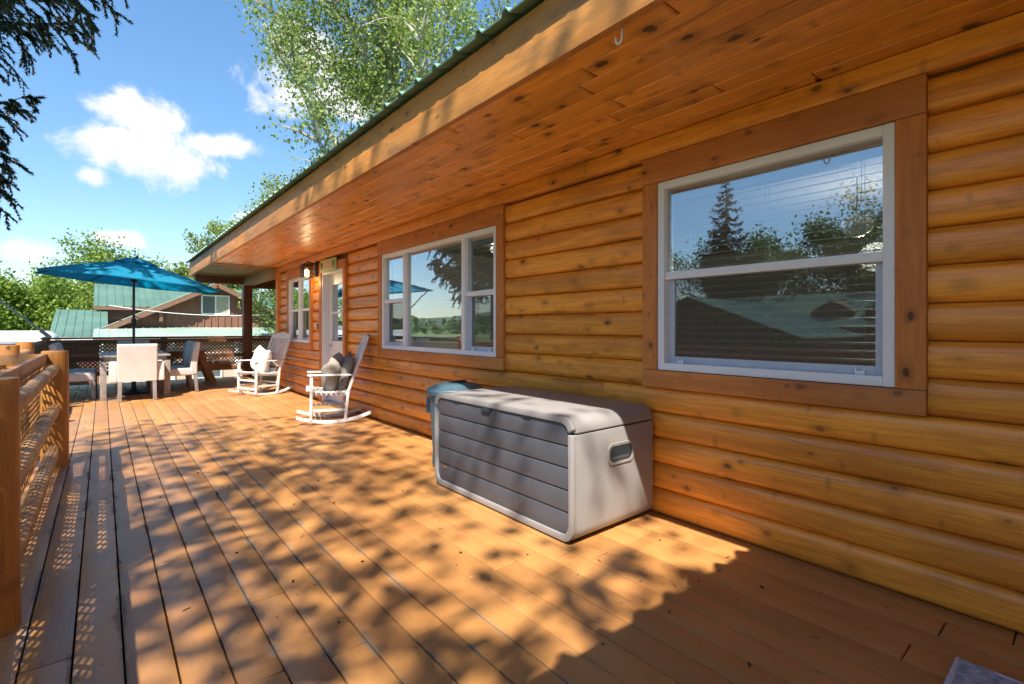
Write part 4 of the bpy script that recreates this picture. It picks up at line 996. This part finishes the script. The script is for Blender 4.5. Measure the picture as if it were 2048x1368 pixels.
o = nput(m.build('battens', 'brown_wall', nb)); o['kind'] = 'stuff'
for s in (-1, 1):
    dirv = Vector((-s, 0, SLP)).normalized(); ln = 5.0 / dirv.x * -s if False else 5.15 * math.sqrt(1 + SLP ** 2)
    ft = Vector((AX + s * 5.15, GY - .55, AZ + .08 - SLP * 5.15))
    m = ribbed(ft, (0, 1, 0), dirv, 7.0, ln, sp=.4, h=.03, wb=.06, wt=.03); nput(m.build('roof', 'roof_green', nb))
    m = MB(); a = ft + Vector((0, -.02, -.14)); b = Vector((AX, GY - .57, AZ - .06)); m.bar(a, b, .04, .22, (0, 0, 1)); nput(m.build('barge_board', 'brown_trim', nb))
    m = MB(); m.bar(ft + Vector((0, .28, -.10)), Vector((AX, GY - .27, AZ - .02)), .5, .03, (0, 0, 1)); nput(m.build('eave_soffit', 'brown_trim', nb))
for xx in (2.2, 7.0):
    m = MB(); m.box(xx - .07, xx + .07, GY - .45, GY, 1.55, 2.05 - .0); nput(m.build('bracket', 'brown_trim', nb))
# main roof behind, ridge along x
m = ribbed((-.35, 32.7, 2.34), (1, 0, 0), (0, 3.6, 1.35), 14.6, math.hypot(3.6, 1.35), sp=.34, h=.035, wb=.07, wt=.035); nput(m.build('roof', 'roof_green', nb))
m = ribbed((-.35, 39.9, 2.34), (1, 0, 0), (0, -3.6, 1.35), 14.6, math.hypot(3.6, 1.35), sp=.45); nput(m.build('roof', 'roof_green', nb))
m = MB(); m.box(-.35, 14.2, 32.66, 32.7, 2.16, 2.33); nput(m.build('fascia_board', 'brown_trim', nb))
m = MB(); m.tube([(7.6, 34.3, 2.9), (7.6, 34.3, 3.5)], .06, 10); nput(m.build('vent_pipe', 'cable', nb))
# lean-to roof on the left
m = ribbed((-1.75, 28.2, .86), (1, 0, 0), (0, 4.8, 1.28), 1.95, math.hypot(4.8, 1.28), sp=.30, h=.035, wb=.07, wt=.035); nput(m.build('roof', 'roof_green', nb))
m = MB(); m.box(-1.75, .2, 28.15, 28.19, .68, .845); nput(m.build('fascia_board', 'rv_white', nb))
m = MB(); m.box(-1.6, .05, 28.6, 33, GZ, .80); nput(m.build('wall', 'brown_wall', nb))
# porch roof below the gable
m = ribbed((-.3, 26.2, .83), (1, 0, 0), (0, 3.75, .42), 10.6, math.hypot(3.75, .42), sp=.33, h=.03, wb=.06, wt=.03); nput(m.build('porch_roof', 'roof_pale', nb))
m = MB(); m.box(-.3, 10.3, 26.15, 26.19, .66, .815); nput(m.build('fascia_board', 'brown_trim', nb))
plain('stucco', (.60, .42, .33), .85, noise=.06)
m = MB(); m.box(-.1, 10.1, 26.42, 26.52, GZ, .75); nput(m.build('porch_wall', 'stucco', nb))
for xx in (-.02, 2.4, 4.9, 7.4, 10.0):
    m = MB(); m.box(xx - .07, xx + .07, 26.34, 26.415, GZ, .72); nput(m.build('porch_post', 'rv_white', nb))
m = MB(); wx0, wx1, wz0, wz1 = 3.93, 5.23, 1.93, 2.95
m.box(wx0, wx1, GY - .06, GY - .002, wz0, wz0 + .07); m.box(wx0, wx1, GY - .06, GY - .002, wz1 - .07, wz1); m.box(wx0, wx0 + .07, GY - .06, GY - .002, wz0 + .07, wz1 - .07); m.box(wx1 - .07, wx1, GY - .06, GY - .002, wz0 + .07, wz1 - .07); m.box(4.545, 4.615, GY - .06, GY - .002, wz0 + .07, wz1 - .07)
wf = nput(m.build('window', 'vinyl', nb))
plain('pane_dark', (.12, .14, .15), .15); plain('pane_curtain', (.42, .38, .30), .4)
for (a, b, mt_) in ((wx0 + .07, 4.545, 'pane_dark'), (4.615, wx1 - .07, 'pane_curtain')):
    m = MB(); m.box(a, b, GY - .03, GY - .012, wz0 + .07, wz1 - .07); m.build('pane', mt_, wf)
for xx in (.7, 3.1, 5.5, 8.0):
    m = wall_holes(26.36, 26.418, xx, xx + 1.2, -1.1, .1, [(xx + .07, xx + .56, -1.03, .03), (xx + .64, xx + 1.13, -1.03, .03)]); m.v = [(b, a, c) for a, b, c in m.v]; w_ = nput(m.build('window', 'vinyl', nb))
    m = MB(); m.box(xx + .07, xx + 1.13, 26.40, 26.417, -1.03, .03); m.build('pane', 'pane_dark', w_)
# cable
cb = []
for t in np.linspace(0, 1, 30): cb.append((.25 + 9.0 * t, 29.3 - 1.0 * t, 2.27 - 1.5 * t * (1 - t) * 1.1 - .55 * t * 0))
m = MB(); m.tube(cb, .018, 5); tag(m.build('overhead_cable', 'cable'), 'thin white cable slung across the front of the brown house', 'cable')

# travel trailer
rv = thing('travel_trailer', 'white travel trailer parked below the deck at the far left', 'trailer', (-4.6, 27, GZ))
prv = rrect(-3.4, 3.25, .55, 3.12, .5, 6)
m = MB(); m.prism(prv, -1.2, 1.2, 'xzy'); m.build('body', 'rv_white', rv, .05, 2, 35)
m = MB(); m.box(-.7, .5, -.45, .35, 3.12, 3.34); m.build('roof_unit', 'rv_white', rv, .06)
for (a, b) in ((1.4, 2.5), (-1.2, .2)):
    m = MB(); m.box(a, b, -1.235, -1.2, 1.75, 2.72); w_ = m.build('window', 'rv_grey', rv, .03); m = MB(); m.box(a + .08, b - .08, -1.245, -1.236, 1.83, 2.64); m.build('pane', 'black_metal', w_)
m = MB(); m.box(-3.3, 3.15, -1.215, -1.2, 1.2, 1.34); m.build('stripe', 'rv_grey', rv)
for xx in (-.6, .35):
    m = MB(); m.lathe([(.20, -.1), (.36, -.09), (.37, .0), (.36, .09), (.20, .1)], 20); m.v = [(xx + a, -1.12 + c, .37 + b) for a, b, c in m.v]; m.build('wheel', 'black_metal', rv, smooth=40)

# outbuildings on the other side of the yard (seen mirrored in the windows)
ob = thing('garden_shed', 'dark brown shed with dull green roof across the yard', 'shed', (-17, 11, GZ))
def gable(parent, x0, x1, y0, y1, ze, za, wallm, roofm, axis='x', ov=.5, inv=None):
    m = MB(); yc = (y0 + y1) / 2
    m.add([(x, y, z) for x in (x0, x1) for y, z in ((y0, GZ), (y1, GZ), (y1, ze), (yc, za), (y0, ze))], [(0, 1, 2, 3, 4), (9, 8, 7, 6, 5), (0, 4, 9, 5), (1, 6, 7, 2)])
    o = m.build('wall', wallm, parent); o.matrix_parent_inverse = inv
    for s, ye in ((-1, y0), (1, y1)):
        run = abs(yc - ye); d = Vector((0, -s * run, za - ze)).normalized(); st = Vector((x0 - ov, ye + s * ov, ze - ov * (za - ze) / run + .06))
        m = ribbed(st, (1, 0, 0), d, x1 - x0 + 2 * ov, (run + ov) / abs(d.y), sp=.4, h=.03, wb=.06, wt=.03); o = m.build('roof', roofm, parent); o.matrix_parent_inverse = inv
gable(ob, -22, -15.5, 8.0, 17.0, .95, 2.6, 'brown_dark', 'roof_dull', inv=Matrix.Translation((17, -11, -GZ)))
ob2 = thing('barn', 'long brown barn with green metal roof and two gabled dormers across the yard', 'barn', (-33, 12, GZ))
iv = Matrix.Translation((33, -12, -GZ))
m = MB(); m.box(-38, -30, 3, 24, GZ, 1.4); o = m.build('wall', 'brown_dark', ob2); o.matrix_parent_inverse = iv
for s, xe in ((1, -29.4), (-1, -38.6)):
    m = ribbed((xe, 2.4, 1.3), (0, 1, 0), (-s * 4.6, 0, 2.4), 22.2, math.hypot(4.6, 2.4), sp=.4, h=.03, wb=.06, wt=.03); o = m.build('roof', 'roof_green', ob2); o.matrix_parent_inverse = iv
for yy in (8.5, 11.5):
    m = MB(); m.prism([(yy - 1.2, 1.6), (yy + 1.2, 1.6), (yy + 1.2, 2.3), (yy, 3.0), (yy - 1.2, 2.3)], -30.6, -33.5, 'yzx'); o = m.build('dormer', 'brown_dark', ob2); o.matrix_parent_inverse = iv

# ------------------------------------------------------------------ trees
def leaf_quads(P, size, rng, up=.3, aspect=.62):
    n = len(P); d = rng.normal(size=(n, 3)); d[:, 2] -= up; d /= np.linalg.norm(d, axis=1)[:, None]
    e = rng.normal(size=(n, 3)); e -= d * (e * d).sum(1)[:, None]; e /= np.linalg.norm(e, axis=1)[:, None]
    s = (size * rng.uniform(.65, 1.3, n))[:, None]
    q = np.empty((n, 4, 3)); q[:, 0] = P; q[:, 1] = P + d * s * .5 + e * s * aspect * .5; q[:, 2] = P + d * s; q[:, 3] = P + d * s * .5 - e * s * aspect * .5
    return q.reshape(-1, 3)
def deciduous(name, label, loc, h, cb, cr, nleaf, lsize, leafm, seed, bark='bark', upward=.9, nl=22, clump=.35, group=None, skew=(0, 0), trunk=True, limb=1.0, sharp=.9):
    rng = np.random.default_rng(seed); t = thing(name, label, 'tree', loc, 0, group)
    m = MB(); trunk_pts = []; x = y = 0.0
    for i in range(9):
        f = i / 8; trunk_pts.append(Vector((x, y, h * .92 * f))); x += rng.normal() * .02 * h * .3 + skew[0] * h / 8; y += rng.normal() * .02 * h * .3 + skew[1] * h / 8
    r0 = h * .016
    m.tube(trunk_pts, [r0 * (1.15 - f / 8 * 1.05) for f in range(9)], 10)
    def at(f):
        g = f * 8; i = min(7, int(g)); return trunk_pts[i].lerp(trunk_pts[i + 1], g - i)
    tips = []
    for k in range(nl):
        f = cb / h + (0.93 - cb / h) * ((k + rng.random()) / nl); f = min(.98, f); st = at(f)
        prof_ = math.sin(math.pi * min(1, max(0.0, (f * h - cb * .75) / (h - cb * .75))) ** .75) ** .6
        a = k * 2.4 + rng.normal() * .4; ln = cr * max(.25, prof_) * rng.uniform(.75, 1.12)
        d = Vector((math.cos(a), math.sin(a), upward * rng.uniform(.6, 1.3))); d.normalize(); p_ = st.copy(); pts = [p_.copy()]; ns = 6
        for i in range(ns):
            d = (d + Vector((rng.normal() * .13, rng.normal() * .13, .05 + rng.normal() * .08))).normalized(); p_ = p_ + d * ln * 1.15 / ns; pts.append(p_.copy())
        rb_ = (r0 * (1.1 - f) * .55 + .012) * limb
        m.tube(pts, [rb_ * (1 - .88 * i / ns) for i in range(ns + 1)], 6)
        for j in range(1, ns + 1):
            for q in range(3 if j < ns else 5):
                dd = (d * .5 + Vector(rng.normal(size=3)) * .75 + Vector((0, 0, .2))).normalized(); l2 = ln * rng.uniform(.18, .42); b = pts[j] + dd * l2
                if trunk: m.tube([pts[j], pts[j].lerp(b, .55) + Vector((0, 0, l2 * .05)), b], [rb_ * .28 + .004, rb_ * .16 + .003, .003], 4, False)
                tips += [(pts[j].lerp(b, s), l2) for s in (.35, .6, .85, 1.0)]
    m.build('trunk', bark, t, smooth=60)
    tp = np.array([tuple(a) for a, b in tips]); w_ = np.array([b for a, b in tips]); w_ = w_ / w_.sum()
    # clumps: some tips heavy, some bare
    w_ *= rng.gamma(sharp, 1, len(w_)); w_ /= w_.sum()
    idx = rng.choice(len(tp), nleaf, p=w_); P = tp[idx] + rng.normal(size=(nleaf, 3)) * clump * cr * .17
    npmesh('crown', leaf_quads(P, lsize, rng), 4, leafm, t)
    return t
deciduous('poplar_tree', 'tall airy poplar with pale branches rising behind the cabin roof', (8.7, 17.6, GZ), 19.5, 4.6, 5.6, 80000, .13, 'leaf_poplar', 3, 'bark_pale', .85, 30, .32, limb=1.6, sharp=.55)
deciduous('poplar_tree', 'smaller poplar standing left of the tall airy one behind the roof', (7.3, 25.5, GZ), 10.0, 2.6, 3.0, 30000, .13, 'leaf_poplar', 8, 'bark_pale', 1.3, 26, .42)
deciduous('poplar_tree', 'slender poplar above the far end of the cabin roof', (7.6, 43.5, GZ), 11.6, 2.5, 3.0, 15000, .22, 'leaf_poplar', 12, 'bark_pale', 1.5, 24, .4)
deciduous('poplar_tree', 'low poplar top showing just left of the roof end', (4.6, 47, GZ), 8.0, 2.0, 2.4, 11000, .22, 'leaf_poplar', 14, 'bark_pale', 1.5, 22, .4)
deciduous('maple_tree', 'bright green maple showing above the blue umbrella', (.9, 46, GZ), 7.7, 2.0, 3.9, 24000, .21, 'leaf_maple', 21, 'bark', .8, 26, .5)
deciduous('maple_tree', 'broad bright green maple behind the white trailer', (-3.4, 40, GZ), 5.5, 1.0, 3.3, 26000, .2, 'leaf_maple', 25, 'bark', .6, 26, .55)
deciduous('maple_tree', 'bright green maple at the left edge of the view', (-7.6, 46, GZ), 5.6, 1.0, 3.6, 12000, .28, 'leaf_maple', 27, 'bark', .6, 22, .55)
deciduous('shade_tree', 'tall leafy tree beyond the near railing that dapples the deck with shade', (-4.85, -2.0, GZ), 17.5, 9.0, 4.2, 4200, .19, 'leaf_dark', 51, 'bark', .5, 20, .40, trunk=False, limb=.45)
# trees across the yard, seen mirrored in the windows
for i, (px, py, hh_, cr_, lm, lab) in enumerate(((-34, 4.5, 10, 4.5, 'leaf_maple', 'green yard tree beside the barn'), (-42, 14, 12, 6, 'leaf_dark', 'dark green tree behind the barn'),
        (-44, 24, 11, 6, 'leaf_dark', 'broad dark tree at the far end of the barn'), (-30, 30, 8, 4, 'leaf_maple', 'small bright tree across the gravel drive'))):
    deciduous('yard_tree', lab, (px, py, GZ), hh_, 1.8, cr_, 22000, .30, lm, 40 + i, 'bark', .7, 22, .5, 'trees across the yard')
# far woodland belt
rngw = np.random.default_rng(77); P = []
for k in range(900):
    a = rngw.uniform(0, 2 * math.pi); rr = rngw.uniform(220, 420); c = np.array([math.cos(a) * rr, math.sin(a) * rr, GZ + rngw.uniform(2, 5)])
    P.append(c + rngw.normal(size=(26, 3)) * np.array([5, 5, 2.0]))
P = np.concatenate(P); P[:, 2] = np.maximum(P[:, 2], GZ + .3)
o = npmesh('woodland', leaf_quads(P, 3.2, rngw, 0, .9), 4, 'leaf_dark', None); tag(o, 'distant dark belt of woodland round the fields', 'woodland', kind='stuff')

def spruce(name, label, loc, h, zb, Lmax, nbr, seed, rz=0, droop=.35, dens=1.0, nlen=.06, hero=()):
    rng = np.random.default_rng(seed); t = thing(name, label, 'tree', loc, rz)
    m = MB(); m.tube([(0, 0, h * f) for f in np.linspace(0, 1, 8)], [h * .0135 * (1.03 - f) + .01 for f in np.linspace(0, 1, 8)], 12)
    NP, ND = [], []; cones = []
    for k in range(nbr):
        f = (k + rng.random() * .8) / nbr; z = zb + (h - zb) * f ** 1.05; ln = Lmax * (1 - f) ** .8 * rng.uniform(.72, 1.1) + .25
        a = k * 2.399 + rng.normal() * .25
        if k < len(hero): a, z, ln = hero[k]
        elif hero and math.cos(a) > -.2 and z < 10.5: ln = min(ln, 2.2)
        dirh = np.array([math.cos(a), math.sin(a), 0]); side = np.array([-dirh[1], dirh[0], 0]); n = 12; pts = []
        for i in range(n):
            s = i / (n - 1); pts.append(np.array([0, 0, z]) + dirh * ln * s + np.array([0, 0, 1]) * ln * (-droop * math.sin(s * 2.2) * .9 + .16 * s ** 3) + side * .05 * ln * math.sin(s * 5 + k))
        m.tube(pts, [.014 * ln * .7 * (1 - .9 * i / (n - 1)) + .003 for i in range(n)], 5, False)
        pts = np.array(pts)
        nb_ = int(ln * 17 * dens)
        def twig(p0, d0, l2, hang, depth):
            q = max(4, int(l2 / .028)); ss = np.linspace(0, 1, q)[:, None]
            bend = rng.normal(size=3) * .12
            tw = p0 + d0 * l2 * ss + np.array([bend[0], bend[1], -hang]) * l2 * ss ** 1.6
            NP.append(tw); dv = np.gradient(tw, axis=0); dv /= np.linalg.norm(dv, axis=1)[:, None] + 1e-9; ND.append(dv)
            if rng.random() < .4: cones.append(tw[-1])
            if depth:
                for _ in range(rng.integers(2, 5)):
                    c = rng.integers(1, q); d1 = dv[c] + rng.normal(size=3) * .55 + np.array([0, 0, -.25]); d1 /= np.linalg.norm(d1); twig(tw[c], d1, l2 * rng.uniform(.25, .5), hang * .6, 0)
        for b in range(nb_):
            s = .10 + .90 * (b + rng.random()) / nb_; g = s * (n - 1); i = min(n - 2, int(g)); p0 = pts[i] + (pts[i + 1] - pts[i]) * (g - i); sd = 1 if b % 2 else -1
            l2 = (ln * .26 * (1 - s * .75) + .07) * rng.gamma(9, .11); l2 = min(l2, .5)
            d0 = side * sd * rng.uniform(.3, 1.0) + dirh * rng.uniform(.4, .9) + np.array([0, 0, rng.uniform(-.3, .25)]); d0 /= np.linalg.norm(d0)
            twig(p0, d0, l2, rng.uniform(.15, 1.0), 1)
        NP.append(pts[3:]); dv = np.gradient(pts[3:], axis=0); dv /= np.linalg.norm(dv, axis=1)[:, None]; ND.append(dv)
    m.build('trunk', 'bark_spruce', t, smooth=60)
    NP = np.concatenate(NP); ND = np.concatenate(ND); rep = 9
    NP = np.repeat(NP, rep, 0); ND = np.repeat(ND, rep, 0); NP = NP + ND * rng.uniform(-.02, .02, (len(NP), 1))
    r_ = rng.normal(size=NP.shape); r_ -= ND * (r_ * ND).sum(1)[:, None]; r_ /= np.linalg.norm(r_, axis=1)[:, None]
    d = ND * .75 + r_ * .7; wv = np.cross(d, r_ + .01); wv /= np.linalg.norm(wv, axis=1)[:, None] + 1e-9
    ln_ = nlen * rng.uniform(.7, 1.2, (len(NP), 1)); wd_ = nlen * .2
    V = np.empty((len(NP), 3, 3)); V[:, 0] = NP + wv * wd_; V[:, 1] = NP - wv * wd_; V[:, 2] = NP + d * ln_
    npmesh('needles', V.reshape(-1, 3), 3, 'needle', t)
    m = MB()
    for c in cones[::3]:
        l_ = rng.uniform(.05, .09); m.lathe([(.004, 0), (.014, -.2 * l_), (.017, -.55 * l_), (.008, -.95 * l_)], 6, tuple(c))
    m.build('cones', 'cone_brown', t, smooth=50)['kind'] = 'stuff'
    return t
s1 = spruce('spruce_tree', 'dark spruce whose drooping boughs hang into the left of the view', (-3.6, 10.2, GZ), 17, 4.3, 3.4, 96, 31, rz=0, dens=1.0, hero=((-.22, 8.75, 3.75), (.12, 8.6, 3.45), (-.02, 6.95, 2.75), (.15, 6.5, 2.45), (-.1, 6.0, 2.55), (.1, 5.7, 2.45), (-.35, 9.9, 4.1)))
s2 = copy_tree(s1); s2.location = (-4.4, 13.2, GZ); s2.rotation_euler.z = 1.3; s2['label'] = 'second dark spruce, mirrored in the middle pane of the wide window'
s3 = copy_tree(s1); s3.location = (-26, 16.2, GZ); s3.rotation_euler.z = 4.4; s3.scale = (.75, .75, .78); s3['label'] = 'lone spruce standing across the yard near the shed'
